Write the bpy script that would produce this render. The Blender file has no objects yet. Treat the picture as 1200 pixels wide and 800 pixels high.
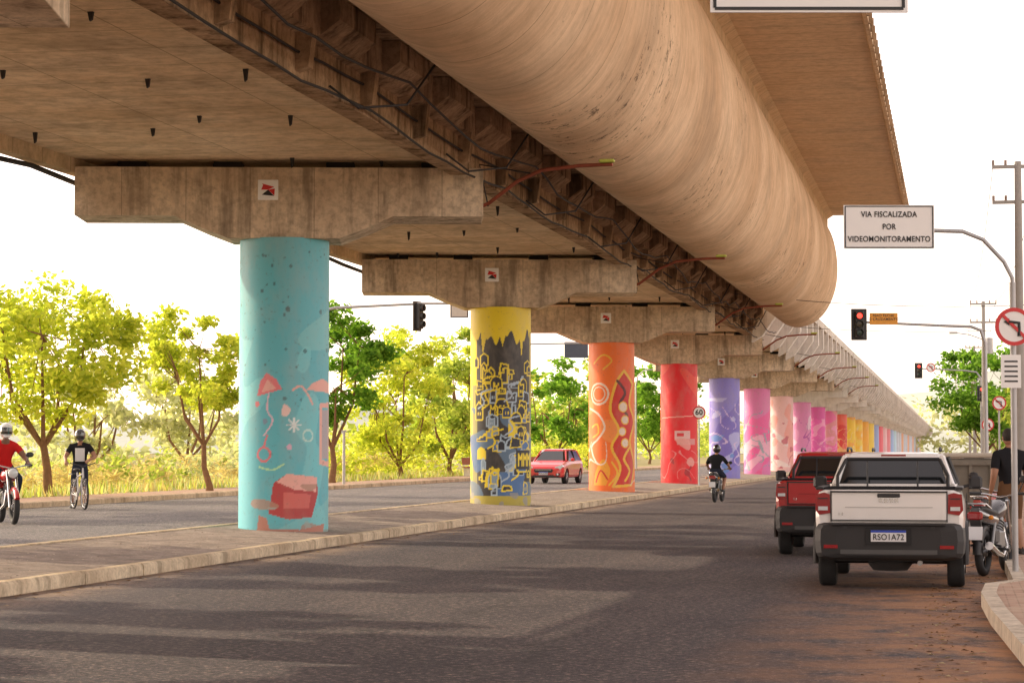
import bpy, math, random, bmesh
import numpy as np
from mathutils import Vector, Matrix, Euler
R_=math.radians
random.seed(7); rng=np.random.default_rng(7)
scene=bpy.context.scene
scene.view_settings.view_transform='Standard'; scene.view_settings.look='None'; scene.view_settings.exposure=0
# ---------------------------------------------------------------- materials
MC={}
def nm(name):
    m=bpy.data.materials.new(name); m.use_nodes=True
    n=m.node_tree.nodes; l=m.node_tree.links
    return m,n,l,n['Principled BSDF']
def matte(n,l,b):
    """swap the principled shader for a plain diffuse one on rough, dry surfaces"""
    d=n.new('ShaderNodeBsdfDiffuse'); d.inputs['Roughness'].default_value=.4
    for a,c in (('Base Color','Color'),('Normal','Normal')):
        if b.inputs[a].is_linked: l.new(b.inputs[a].links[0].from_socket,d.inputs[c])
        elif a=='Base Color': d.inputs[c].default_value=b.inputs[a].default_value
    l.new(d.outputs[0],n['Material Output'].inputs[0]); n.remove(b)
def math_(n,l,op,a,b=None,clamp=False):
    x=n.new('ShaderNodeMath'); x.operation=op; x.use_clamp=clamp
    for i,v in enumerate((a,b)):
        if v is None: continue
        if isinstance(v,(int,float)): x.inputs[i].default_value=v
        else: l.new(v,x.inputs[i])
    return x.outputs[0]
def mix_(n,l,f,a,b,mode='MIX'):
    x=n.new('ShaderNodeMix'); x.data_type='RGBA'; x.blend_type=mode
    for i,v in ((0,f),(6,a),(7,b)):
        if isinstance(v,(int,float)): x.inputs[i].default_value=v
        elif isinstance(v,(tuple,list)): x.inputs[i].default_value=(*v[:3],1)
        else: l.new(v,x.inputs[i])
    return x.outputs[2]
def noise_(n,l,vec,scale,detail=3,rough=.55,mapscale=None):
    if mapscale:
        mp=n.new('ShaderNodeMapping'); mp.inputs['Scale'].default_value=mapscale
        l.new(vec,mp.inputs[0]); vec=mp.outputs[0]
    x=n.new('ShaderNodeTexNoise'); x.inputs['Scale'].default_value=scale
    x.inputs['Detail'].default_value=detail; x.inputs['Roughness'].default_value=rough
    l.new(vec,x.inputs['Vector']); return x.outputs['Fac']
def ramp_(n,l,f,a,b,ca=(0,0,0),cb=(1,1,1)):
    x=n.new('ShaderNodeValToRGB'); x.color_ramp.elements[0].position=a; x.color_ramp.elements[1].position=b
    x.color_ramp.elements[0].color=(*ca,1); x.color_ramp.elements[1].color=(*cb,1)
    l.new(f,x.inputs[0]); return x.outputs[0]
def bump_(n,l,h,b,strength=.3,dist=.02):
    x=n.new('ShaderNodeBump'); x.inputs['Strength'].default_value=strength; x.inputs['Distance'].default_value=dist
    l.new(h,x.inputs['Height']); l.new(x.outputs[0],b.inputs['Normal'])
def S(name,col,rough=.6,metal=0,var=.12,scale=6,bump=0,coat=0,emit=0):
    if name in MC: return MC[name]
    m,n,l,b=nm(name)
    tc=n.new('ShaderNodeTexCoord').outputs['Object']
    f=noise_(n,l,tc,scale,2)
    c=mix_(n,l,f,tuple(x*(1-var) for x in col),tuple(min(1,x*(1+var)) for x in col))
    l.new(c,b.inputs['Base Color']); b.inputs['Roughness'].default_value=rough; b.inputs['Metallic'].default_value=metal
    b.inputs['Coat Weight'].default_value=coat; b.inputs['Coat Roughness'].default_value=.08
    if bump: bump_(n,l,noise_(n,l,tc,scale*6,2),b,bump)
    if emit:
        b.inputs['Emission Color'].default_value=(*col,1); b.inputs['Emission Strength'].default_value=emit
    if rough>=.8 and not metal and not coat and not emit: matte(n,l,b)
    MC[name]=m; return m
def concrete(name,c1,c2,stain=(.12,.09,.06),ring=None,joint=None,scale=.6,stain_amt=.5,blotch=.45,bump=True,ringamt=.42,pits=0,stmap=(2.6,2.6,.35)):
    m,n,l,b=nm(name)
    tc=n.new('ShaderNodeTexCoord').outputs['Object']
    f1=noise_(n,l,tc,scale,4,.6)
    c=mix_(n,l,ramp_(n,l,f1,.35,.65),c1,c2)
    f2=noise_(n,l,tc,scale*9,4,.72)
    c=mix_(n,l,math_(n,l,'MULTIPLY',ramp_(n,l,f2,.42,.68),blotch),c,tuple(x*.45 for x in c1))
    f3=noise_(n,l,tc,1.0,4,.65,mapscale=stmap)
    c=mix_(n,l,math_(n,l,'MULTIPLY',ramp_(n,l,f3,.5,.66),stain_amt),c,stain)
    h=f2
    if ring:
        f4=noise_(n,l,tc,1.0,3,.65,mapscale=ring)
        c=mix_(n,l,math_(n,l,'MULTIPLY',ramp_(n,l,f4,.40,.64),ringamt),c,tuple(x*.42 for x in c1))
    if pits:
        f6=noise_(n,l,tc,3.2,4,.85); f7=noise_(n,l,tc,.22,2,.5)
        c=mix_(n,l,math_(n,l,'MULTIPLY',math_(n,l,'MULTIPLY',ramp_(n,l,f6,.58,.63),ramp_(n,l,f7,.54,.62)),pits),c,(.10,.075,.055))
    if joint:
        sp=n.new('ShaderNodeSeparateXYZ'); l.new(tc,sp.inputs[0])
        for ax,per,wd in joint:
            fr=math_(n,l,'FRACT',math_(n,l,'DIVIDE',math_(n,l,'ADD',sp.outputs[ax],1000.0),per))
            ln=math_(n,l,'LESS_THAN',fr,wd/per)
            c=mix_(n,l,math_(n,l,'MULTIPLY',ln,.6),c,tuple(x*.3 for x in c1))
    l.new(c,b.inputs['Base Color'])
    if bump: bump_(n,l,h,b,.35,.03)
    matte(n,l,b); MC[name]=m; return m
CW=concrete('concrete_cap',(.60,.46,.32),(.82,.68,.50),stain=(.16,.12,.085),joint=[(0,1.1,.012)],scale=.9,stain_amt=.62,blotch=.55)
CS=concrete('concrete_soffit',(.74,.54,.33),(.88,.70,.48),joint=[(1,1.25,.025),(0,2.2,.02)],scale=.45,ring=(.25,1.2,.5),ringamt=.22,stain_amt=.5,blotch=.5,stmap=(.5,.5,.5),stain=(.24,.17,.11))
CB=concrete('concrete_belly',(.66,.46,.29),(.86,.65,.44),ring=(.01,4.2,.01),joint=[(1,2.4,.025),(1,.8,.008)],scale=.30,stain_amt=.34,blotch=.25,ringamt=.20,pits=.75,stmap=(.5,.35,.5),stain=(.36,.28,.20))
CD=concrete('concrete_dark',(.38,.25,.15),(.62,.44,.28),stain=(.05,.035,.02),ring=(.2,1.4,.4),ringamt=.3,scale=.9,stain_amt=.75,blotch=.6)
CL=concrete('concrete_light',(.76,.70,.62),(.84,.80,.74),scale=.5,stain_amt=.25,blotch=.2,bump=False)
CF=concrete('concrete_flange',(.66,.50,.33),(.80,.63,.44),joint=[(1,.95,.03)],scale=.5,stain_amt=.3,blotch=.35,bump=False,stmap=(.5,.5,.5))
KERB=concrete('kerb_concrete',(.54,.43,.30),(.78,.66,.48),scale=1.5,stain_amt=.45)
KPALE=concrete('kerb_pale',(.6,.52,.42),(.78,.70,.58),joint=[(1,1.0,.02)],scale=1.5,stain_amt=.4)
def asphalt(name,c1,c2,dirtx=None):
    m,n,l,b=nm(name)
    tc=n.new('ShaderNodeTexCoord').outputs['Object']
    f1=noise_(n,l,tc,.5,4,.7,mapscale=(1.8,.5,1))
    c=mix_(n,l,ramp_(n,l,f1,.38,.64),c1,c2)
    g=noise_(n,l,tc,15,4,.9)
    c=mix_(n,l,ramp_(n,l,g,.42,.58),tuple(x*.35 for x in c1),c)
    c=mix_(n,l,math_(n,l,'MULTIPLY',ramp_(n,l,g,.56,.68),.8),c,tuple(min(1,q) for q in (c2[0]*4.0,c2[1]*3.4,c2[2]*2.7)))
    v=n.new('ShaderNodeTexVoronoi'); v.feature='DISTANCE_TO_EDGE'; v.inputs['Scale'].default_value=.33
    wob=n.new('ShaderNodeVectorMath'); wob.operation='ADD'
    nz=n.new('ShaderNodeTexNoise'); nz.inputs['Scale'].default_value=1.6; l.new(tc,nz.inputs['Vector'])
    l.new(tc,wob.inputs[0]); l.new(nz.outputs['Color'],wob.inputs[1]); l.new(wob.outputs[0],v.inputs['Vector'])
    cr=ramp_(n,l,v.outputs['Distance'],.003,.012,(1,1,1),(0,0,0))
    c=mix_(n,l,math_(n,l,'MULTIPLY',cr,.6),c,(.012,.011,.012))
    if dirtx:
        sp=n.new('ShaderNodeSeparateXYZ'); l.new(tc,sp.inputs[0]); dn=ramp_(n,l,noise_(n,l,tc,1.3,4,.7),.35,.6)
        for x0,x1,col,am in dirtx:
            mr=n.new('ShaderNodeMapRange'); mr.inputs[1].default_value=x0; mr.inputs[2].default_value=x1
            l.new(sp.outputs[0],mr.inputs[0])
            c=mix_(n,l,math_(n,l,'MULTIPLY',math_(n,l,'MULTIPLY',mr.outputs[0],dn),am),c,col)
    l.new(c,b.inputs['Base Color']); b.inputs['Roughness'].default_value=.7
    bump_(n,l,g,b,1.0,.04)
    return m
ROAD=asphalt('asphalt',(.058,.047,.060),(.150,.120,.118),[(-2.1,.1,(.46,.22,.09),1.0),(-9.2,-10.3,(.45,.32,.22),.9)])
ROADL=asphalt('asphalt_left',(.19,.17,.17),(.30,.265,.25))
PEB=concrete('median_pavement',(.30,.26,.23),(.48,.41,.35),scale=2.6,stain_amt=.3,blotch=.5)
def paving():
    m,n,l,b=nm('paving_tiles'); tc=n.new('ShaderNodeTexCoord').outputs['Object']
    br=n.new('ShaderNodeTexBrick'); br.inputs['Scale'].default_value=2.6; l.new(tc,br.inputs['Vector'])
    br.inputs['Color1'].default_value=(.56,.37,.29,1); br.inputs['Color2'].default_value=(.42,.28,.22,1); br.inputs['Mortar'].default_value=(.14,.11,.09,1)
    br.inputs['Mortar Size'].default_value=.02
    c=mix_(n,l,ramp_(n,l,noise_(n,l,tc,3,4),.3,.7),br.outputs[0],(.54,.42,.33))
    l.new(c,b.inputs['Base Color']); matte(n,l,b); return m
PAV=paving()
def leafmat(name,c1,c2,tr=1.6,f=.5):
    m,n,l,b=nm(name)
    g=n.new('ShaderNodeNewGeometry'); 
    c=mix_(n,l,g.outputs['Random Per Island'],c1,c2)
    d=n.new('ShaderNodeBsdfDiffuse'); l.new(c,d.inputs[0]); n.remove(b)
    t=n.new('ShaderNodeBsdfTranslucent')
    c2_=mix_(n,l,1.0,c,(tr,tr,tr*.5),'MULTIPLY'); l.new(c2_,t.inputs[0])
    mx=n.new('ShaderNodeMixShader'); mx.inputs[0].default_value=f
    l.new(d.outputs[0],mx.inputs[1]); l.new(t.outputs[0],mx.inputs[2])
    l.new(mx.outputs[0],n['Material Output'].inputs[0]); return m
LIME=leafmat('foliage_lime',(.28,.36,.05),(.58,.60,.11),1.75)
GREEN=leafmat('foliage_green',(.06,.15,.02),(.20,.35,.06),2.0)
MIDG=leafmat('foliage_mid',(.18,.27,.05),(.44,.49,.14),1.85)
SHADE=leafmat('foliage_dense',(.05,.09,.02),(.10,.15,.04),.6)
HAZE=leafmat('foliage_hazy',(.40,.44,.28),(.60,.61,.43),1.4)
STRAW=leafmat('dry_reeds',(.46,.37,.18),(.62,.53,.30),1.3)
BARK=S('bark',(.24,.14,.08),.9,var=.4,scale=9,bump=.6)
# ---------------------------------------------------------------- mesh builder
class MB:
    def __init__(s): s.v=[];s.f=[];s.m=[];s.s=[];s.mats=[]; s.M=Matrix()
    def mi(s,m):
        if m not in s.mats: s.mats.append(m)
        return s.mats.index(m)
    def add(s,vs,fs,mat,smooth=False):
        o=len(s.v); k=s.mi(mat)
        s.v+= [tuple(s.M@Vector(p)) for p in vs]
        s.f+= [tuple(i+o for i in f) for f in fs]; s.m+=[k]*len(fs); s.s+=[smooth]*len(fs)
    def box(s,c,sz,mat,rot=None,ch=0):
        x,y,z=[q/2 for q in sz]
        if ch:
            h=ch; vs=[]
            ring=[(x-h,y),(x,y-h),(x,-y+h),(x-h,-y),(-x+h,-y),(-x,-y+h),(-x,y-h),(-x+h,y)]
            sx=(x-h)/x; sy=(y-h)/y
            for zz,a,b in ((-z,sx,sy),(-z+h,1,1),(z-h,1,1),(z,sx,sy)):
                vs+=[(p*a,q*b,zz) for p,q in ring]
            fs=[tuple(range(8)),tuple(range(31,23,-1))]
            for r in range(3):
                for i in range(8): fs.append((r*8+i,(r+1)*8+i,(r+1)*8+(i+1)%8,r*8+(i+1)%8))
        else:
            vs=[(a,b,d) for a in(-x,x) for b in(-y,y) for d in(-z,z)]
            fs=[(0,1,3,2),(4,6,7,5),(0,4,5,1),(2,3,7,6),(0,2,6,4),(1,5,7,3)]
        Mx=Matrix.Translation(c)
        if rot: Mx=Mx@Euler(rot).to_matrix().to_4x4()
        s.add([Mx@Vector(p) for p in vs],fs,mat)
    def tube(s,pts,rad,mat,n=8,cap=True,smooth=True):
        pts=[Vector(p) for p in pts]
        if isinstance(rad,(int,float)): rad=[rad]*len(pts)
        vs=[];fs=[];up=None
        for i,p in enumerate(pts):
            t=(pts[min(i+1,len(pts)-1)]-pts[max(i-1,0)]).normalized()
            if up is None: up=t.orthogonal().normalized()
            up=(up-t*up.dot(t)); up=up.normalized() if up.length>1e-6 else t.orthogonal().normalized()
            w=t.cross(up)
            for k in range(n):
                a=2*math.pi*k/n; vs.append(p+(up*math.cos(a)+w*math.sin(a))*rad[i])
        for i in range(len(pts)-1):
            for k in range(n): fs.append((i*n+k,i*n+(k+1)%n,(i+1)*n+(k+1)%n,(i+1)*n+k))
        s.add(vs,fs,mat,smooth)
        if cap:
            s.add(vs[:n],[tuple(reversed(range(n)))],mat); s.add(vs[-n:],[tuple(range(n))],mat)
    def cyl(s,p0,p1,r0,mat,r1=None,n=16): s.tube([p0,p1],[r0,r0 if r1 is None else r1],mat,n)
    def sphere(s,c,r,mat,u=14,v=9,fn=None,zmin=None):
        if isinstance(r,(int,float)): r=(r,r,r)
        vs=[];fs=[]
        for j in range(v+1):
            th=math.pi*j/v
            for i in range(u):
                ph=2*math.pi*i/u
                p=Vector((r[0]*math.sin(th)*math.cos(ph),r[1]*math.sin(th)*math.sin(ph),r[2]*math.cos(th)))
                if fn: p=fn(p)
                if zmin is not None and p.z<zmin: p.z=zmin
                vs.append(Vector(c)+p)
        for j in range(v):
            for i in range(u): fs.append((j*u+i,(j+1)*u+i,(j+1)*u+(i+1)%u,j*u+(i+1)%u))
        s.add(vs,fs,mat,True)
    def torus(s,c,axis,R,r,mat,n=28,k=8):
        A=Vector(axis).normalized(); U=A.orthogonal().normalized(); W=A.cross(U); vs=[];fs=[]
        for i in range(n):
            a=2*math.pi*i/n; d=U*math.cos(a)+W*math.sin(a)
            for j in range(k):
                b=2*math.pi*j/k; vs.append(Vector(c)+d*(R+r*math.cos(b))+A*(r*math.sin(b)))
        for i in range(n):
            for j in range(k): fs.append((i*k+j,((i+1)%n)*k+j,((i+1)%n)*k+(j+1)%k,i*k+(j+1)%k))
        s.add(vs,fs,mat,True)
    def lathe(s,c,axis,prof,mat,n=28,smooth=True):
        A=Vector(axis).normalized(); U=A.orthogonal().normalized(); W=A.cross(U); vs=[];fs=[];k=len(prof)
        for i in range(n):
            a=2*math.pi*i/n; d=U*math.cos(a)+W*math.sin(a)
            for (r,h) in prof: vs.append(Vector(c)+d*r+A*h)
        for i in range(n):
            for j in range(k-1): fs.append((i*k+j,((i+1)%n)*k+j,((i+1)%n)*k+j+1,i*k+j+1))
        s.add(vs,fs,mat,smooth)
    def prism(s,poly,y0,y1,mat,axis='y',smooth=False):
        f=(lambda a,b,h:(a,h,b)) if axis=='y' else ((lambda a,b,h:(h,a,b)) if axis=='x' else (lambda a,b,h:(a,b,h)))
        n=len(poly)
        vs=[f(a,b,y0) for a,b in poly]+[f(a,b,y1) for a,b in poly]
        s.add(vs,[(i,(i+1)%n,n+(i+1)%n,n+i) for i in range(n)],mat,smooth)
        s.add(vs,[tuple(range(n)),tuple(range(2*n-1,n-1,-1))],mat)
    def loft(s,rings,mat,cap=True,smooth=True):
        n=len(rings[0]); vs=[p for r in rings for p in r]; fs=[]
        for i in range(len(rings)-1):
            for k in range(n): fs.append((i*n+k,i*n+(k+1)%n,(i+1)*n+(k+1)%n,(i+1)*n+k))
        s.add(vs,fs,mat,smooth)
        if cap: s.add(rings[0],[tuple(reversed(range(n)))],mat,False); s.add(rings[-1],[tuple(range(n))],mat,False)
    def mesh(s,me,mat_list,M=None,faceMat=None,smooth=True):
        M=M or Matrix()
        vs=[M@v.co for v in me.vertices]
        if faceMat is None:
            s.add(vs,[tuple(p.vertices) for p in me.polygons],mat_list[0],smooth)
        else:
            o=len(s.v); s.v+=[tuple(s.M@p) for p in vs]
            for p in me.polygons:
                s.f.append(tuple(i+o for i in p.vertices)); s.m.append(s.mi(faceMat(M@p.center))); s.s.append(smooth)
    def text(s,t,size,mat,loc,rot=(R_(90),0,0),ext=.002,bold=0,sx=1):
        cu=bpy.data.curves.new('t','FONT'); cu.body=t; cu.size=size; cu.align_x='CENTER'; cu.align_y='CENTER'; cu.extrude=ext; cu.offset=bold; cu.space_character=1.08
        ob=bpy.data.objects.new('t',cu); scene.collection.objects.link(ob)
        dg=bpy.context.evaluated_depsgraph_get(); me=bpy.data.meshes.new_from_object(ob.evaluated_get(dg))
        s.mesh(me,[mat],Matrix.Translation(loc)@Euler(rot).to_matrix().to_4x4()@Matrix.Diagonal((sx,1,1,1)),smooth=False)
        bpy.data.objects.remove(ob); bpy.data.meshes.remove(me)
    def build(s,name,loc=(0,0,0),rz=0,scale=1,parent=None,bevel=0):
        me=bpy.data.meshes.new(name); me.from_pydata(s.v,[],s.f)
        for m in s.mats: me.materials.append(m)
        me.polygons.foreach_set('material_index',s.m); me.polygons.foreach_set('use_smooth',s.s); me.update()
        ob=bpy.data.objects.new(name,me); scene.collection.objects.link(ob)
        ob.location=loc; ob.rotation_euler=(0,0,rz); ob.scale=(scale,)*3
        if parent: ob.parent=parent
        if bevel:
            b=ob.modifiers.new('b','BEVEL'); b.width=bevel; b.segments=2; b.limit_method='ANGLE'; b.angle_limit=R_(40)
        return ob
def empty(name):
    e=bpy.data.objects.new(name,None); scene.collection.objects.link(e); e.empty_display_size=.1; return e
# ---------------------------------------------------------------- camera, light
cam=bpy.data.cameras.new('camera'); co=bpy.data.objects.new('camera',cam); scene.collection.objects.link(co)
co.location=(0,0,1.6); co.rotation_euler=(R_(92.75),0,R_(11.03)); cam.lens=80; cam.sensor_width=36; cam.clip_end=6000; cam.clip_start=.1
scene.camera=co
EL=27.5
sd=Vector((-1,.27,0)).normalized()
sunv=Vector((sd.x*math.cos(R_(EL)),sd.y*math.cos(R_(EL)),math.sin(R_(EL))))
su=bpy.data.lights.new('sun','SUN'); su.energy=5; su.angle=R_(.5); su.color=(1,.82,.56)
so=bpy.data.objects.new('sun',su); scene.collection.objects.link(so); so.rotation_euler=sunv.to_track_quat('Z','Y').to_euler()
w=bpy.data.worlds.new('World'); scene.world=w; w.use_nodes=True; wn=w.node_tree.nodes; wl=w.node_tree.links
sky=wn.new('ShaderNodeTexSky'); sky.sky_type='NISHITA'; sky.sun_disc=False; sky.sun_elevation=R_(EL)
sky.sun_rotation=math.atan2(sd.x,sd.y); sky.dust_density=1.2; sky.air_density=1.0; sky.ozone_density=1.0
hs=wn.new('ShaderNodeHueSaturation'); hs.inputs['Saturation'].default_value=.3; hs.inputs['Value'].default_value=2.65
wl.new(sky.outputs[0],hs.inputs['Color'])
tint=wn.new('ShaderNodeMix'); tint.data_type='RGBA'; tint.blend_type='MULTIPLY'; tint.inputs[0].default_value=1; tint.inputs[7].default_value=(1.18,.96,.84,1)
wl.new(hs.outputs[0],tint.inputs[6])
bg=wn['Background']; wl.new(tint.outputs[2],bg.inputs[0]); bg.inputs[1].default_value=.15
# ---------------------------------------------------------------- ground
def slab(name,pts,z0,z1,mat): 
    b=MB(); b.prism(pts,z0,z1,mat,axis='z'); return b.build(name)
GR=S('dry_soil_grass',(.26,.23,.13),.95,var=.5,scale=.4)
def sheet(name,x0,x1,y0,y1,z,mat):
    b=MB(); b.add([(x0,y0,z),(x1,y0,z),(x1,y1,z),(x0,y1,z)],[(0,1,2,3)],mat); return b.build(name)
sheet('ground',-3000,3000,-300,5000,-.03,GR)
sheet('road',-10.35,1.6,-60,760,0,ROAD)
b=MB(); b.prism([(-10.42,.02),(-10.42,.147),(-13.1,.255),(-13.1,.02)],-60,760,PEB); b.build('median_pavement')
b=MB(); rk=random.Random(3)
for i in range(0,130): # individual kerb stones, slightly out of line
    y0=8+i*1.0; dx=rk.uniform(-.010,.010); dz=rk.uniform(-.006,.006)
    b.prism([(-10.3+dx,0),(-10.3+dx,.12+dz),(-10.33+dx,.155+dz),(-10.46,.158+dz),(-10.46,0)],y0+.003,y0+.997,KERB)
b.prism([(-10.3,0),(-10.3,.12),(-10.33,.155),(-10.46,.158),(-10.46,0)],138,760,KERB); b.prism([(-10.3,0),(-10.3,.12),(-10.33,.155),(-10.46,.158),(-10.46,0)],-60,8,KERB)
b.prism([(-13.0,0),(-13.0,.27),(-13.17,.27),(-13.17,0)],-60,760,KERB); b.build('median_kerb')
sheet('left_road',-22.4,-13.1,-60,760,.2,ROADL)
b=MB(); b.prism([(-22.3,0),(-22.3,.32),(-22.34,.345),(-22.5,.345),(-22.5,0)],-60,760,KERB); b.build('left_kerb')
sheet('left_pavement',-24.6,-22.45,-60,760,.338,PAV)
sheet('grass_verge',-400,-24.55,-60,760,.33,S('verge_grass',(.38,.34,.19),.95,var=.6,scale=.6))
kl=[(.62,-60),(.62,13),(.5,17),(.3,21.5),(.24,24),(.3,25.6),(.62,26.4),(.62,760)]
slab('pavement',[(x+.14,y) for x,y in kl]+[(40,760),(40,-60)],-.02,.146,PAV)
slab('pavement_kerb',kl+[(x+.15,y) for x,y in reversed(kl)],-.02,.152,KPALE)
b=MB(); LT=[S('litter_a',(.35,.20,.08),.9),S('litter_b',(.50,.40,.25),.9),S('litter_c',(.16,.09,.05),.9)]
for i in range(1300):
    if i%3: x=.5-abs(random.gauss(0,.4)); y=random.uniform(14,60)
    else: x=-10.2+abs(random.gauss(0,.3)); y=random.uniform(18,80)
    z=.006
    if x>.2 and y<28: x-=.5
    a=random.random()*6.3; r=random.uniform(.012,.045)
    b.add([(x+r*math.cos(a),y+r*math.sin(a),z),(x-r*.5*math.sin(a),y+r*.5*math.cos(a),z+random.random()*.012),(x-r*math.cos(a),y-r*math.sin(a),z),(x+r*.5*math.sin(a),y-r*.5*math.cos(a),z+.004)],[(0,1,2,3)],random.choice(LT))
b.build('leaf_litter')
b=MB(); PST=[S('stone_a',(.42,.35,.28),.9),S('stone_b',(.30,.25,.21),.9),S('stone_c',(.50,.43,.35),.9)]
for i in range(1500):
    x=random.uniform(-13,-10.5); y=random.uniform(22,80); z=.147+(-10.42-x)*.0403; r=random.uniform(.008,.028); a=random.random()*6
    ring=[(x+r*math.cos(a+k*1.257)*random.uniform(.7,1.2),y+r*math.sin(a+k*1.257),z-.003) for k in range(5)]
    b.add(ring+[(x,y,z+r*random.uniform(.3,.6))],[(k,(k+1)%5,5) for k in range(5)],random.choice(PST))
b.build('gravel')
# ---------------------------------------------------------------- viaduct
V=empty('elevated_railway_viaduct')
CY=lambda n:39.2+19.77*(n-1)
DARK=S('dark_iron',(.035,.03,.028),.7,.3)
RUST=S('rusty_pipe',(.28,.07,.035),.7,.2,var=.4)
WHT=S('white_sign',(.88,.88,.86),.4,var=.03)
REDP=S('red_paint_sign',(.62,.03,.03),.4,var=.05)
BLK=S('black_print',(.02,.02,.02),.5,var=.05)
YS,YE=-50,96.4
d=MB()
d.prism([(-15.2,6.75),(-15.2,6.5),(-15.45,6.5),(-15.45,8.6),(-15.2,8.6),(-15.2,7.6),(-8.45,7.6),(-8.45,6.75)],YS,YE,CS)
d.prism([(-15.2,6.75),(-15.2,6.6),(-15.45,6.6),(-15.45,8.6),(-15.2,8.6),(-15.2,7.6),(-8.6,7.6),(-8.6,6.75)],YE+.05,760,CS)
d.build('deck',parent=V)
d=MB()
d.prism([(-8.75,6.74),(-8.75,6.48),(-8.42,6.48),(-8.42,7.05),(-8.22,7.1),(-8.22,7.62),(-7.1,7.62),(-7.1,7.9),(-8.75,7.9)],YS,YE-.2,CD)
y=2.0
while y<YE:
    d.prism([(-8.42,6.55),(-8.24,6.6),(-8.18,7.1),(-8.42,7.1)],y,y+.2,CD)
    d.prism([(-8.22,7.1),(-7.95,7.3),(-7.95,7.6),(-8.22,7.6)],y+.5,y+2.4,CD); y+=3.3
d.build('station_side_beam',parent=V)
def cat(P,k=6):
    out=[]
    for i in range(len(P)-1):
        p0=P[max(i-1,0)];p1=P[i];p2=P[i+1];p3=P[min(i+2,len(P)-1)]
        for j in range(k):
            t=j/k; out.append(tuple(.5*(2*p1[a]+(-p0[a]+p2[a])*t+(2*p0[a]-5*p1[a]+4*p2[a]-p3[a])*t*t+(-p0[a]+3*p1[a]-3*p2[a]+p3[a])*t**3) for a in range(2)))
    out.append(P[-1]); return out
bp=cat([(-7.05,6.95),(-6.55,6.8),(-5.85,6.98),(-5.29,7.52),(-4.92,8.4),(-4.83,9.43),(-5.0,10.5),(-5.36,11.3)],6)
d=MB(); d.prism(bp+[(-5.5,11.3),(-7.2,11.3),(-7.2,7.6)],YS,YE,CB,smooth=True)
ob=d.build('station_belly',parent=V)
for p in ob.data.polygons:
    if abs(p.normal.y)>.9: p.use_smooth=False
d=MB(); d.prism([(-5.62,11.15),(-5.28,11.15),(-5.28,11.45),(-5.05,11.6),(-2.05,11.6),(-2.0,11.5),(-1.9,11.5),(-1.9,11.95),(-5.62,11.95)],YS,YE+1.0,CF)
y=30
while y<YE+1: d.box((-1.88,y,11.74),(.06,.12,.5),CD); y+=1.0
d.build('station_platform_flange',parent=V)
d=MB()
d.prism([(-8.6,6.76),(-8.15,7.5),(-8.05,7.5),(-8.05,8.65),(-8.2,8.65),(-8.2,7.75),(-8.6,7.75)],YE+.3,760,CD)  # dark concrete on the recessed wall paints in shade between the ribs
y=YE+1
while y<760:
    d.prism([(-8.55,6.25),(-8.1,6.5),(-7.45,7.45),(-7.45,8.75),(-8.06,8.75),(-8.06,7.4),(-8.5,6.72)],y,y+.7,CL); y+=4.94
d.prism([(-7.5,8.62),(-7.42,8.95),(-8.25,8.95),(-8.2,8.62)],YE+.3,760,CL)
d.build('viaduct_parapet',parent=V)
d=MB(); r5=random.Random(5)
y=20
while y<100:
    for x in (-14.4,-12.9,-11.3,-9.7):
        xx=x+r5.uniform(-.35,.35); yy=y+r5.uniform(-.8,.8); h=.08+r5.random()*.1
        d.prism([(xx-.035,6.752),(xx+.035,6.752),(xx+.02,6.752-h),(xx-.01,6.752-h*1.2)],yy,yy+.05,DARK)
    y+=4.6
for xx,zz,sag in ((-8.32,6.55,.16),(-7.75,6.95,.35),(-8.36,6.9,.12)):
    pts=[];yy=2
    while yy<96:
        for k in range(8): pts.append((xx+r5.uniform(-.02,.02),yy+k*1.25,zz-sag*math.sin(math.pi*k/8)*r5.uniform(.6,1.1)))
        yy+=10
    d.tube(pts,.02,DARK,5)
d.tube([(-15.3,y,6.42-.12*abs(math.sin(y*.35))) for y in range(0,98,2)],.05,DARK,6)
for k in range(9):
    y=30+k*7.3; d.tube([(-8.4,y,6.6),(-8.1,y+.4,6.35),(-7.6,y+1.2,6.5),(-7.3,y+1.8,7.2)],.018,DARK,5)
d.build('cables_and_anchors',parent=V)
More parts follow.
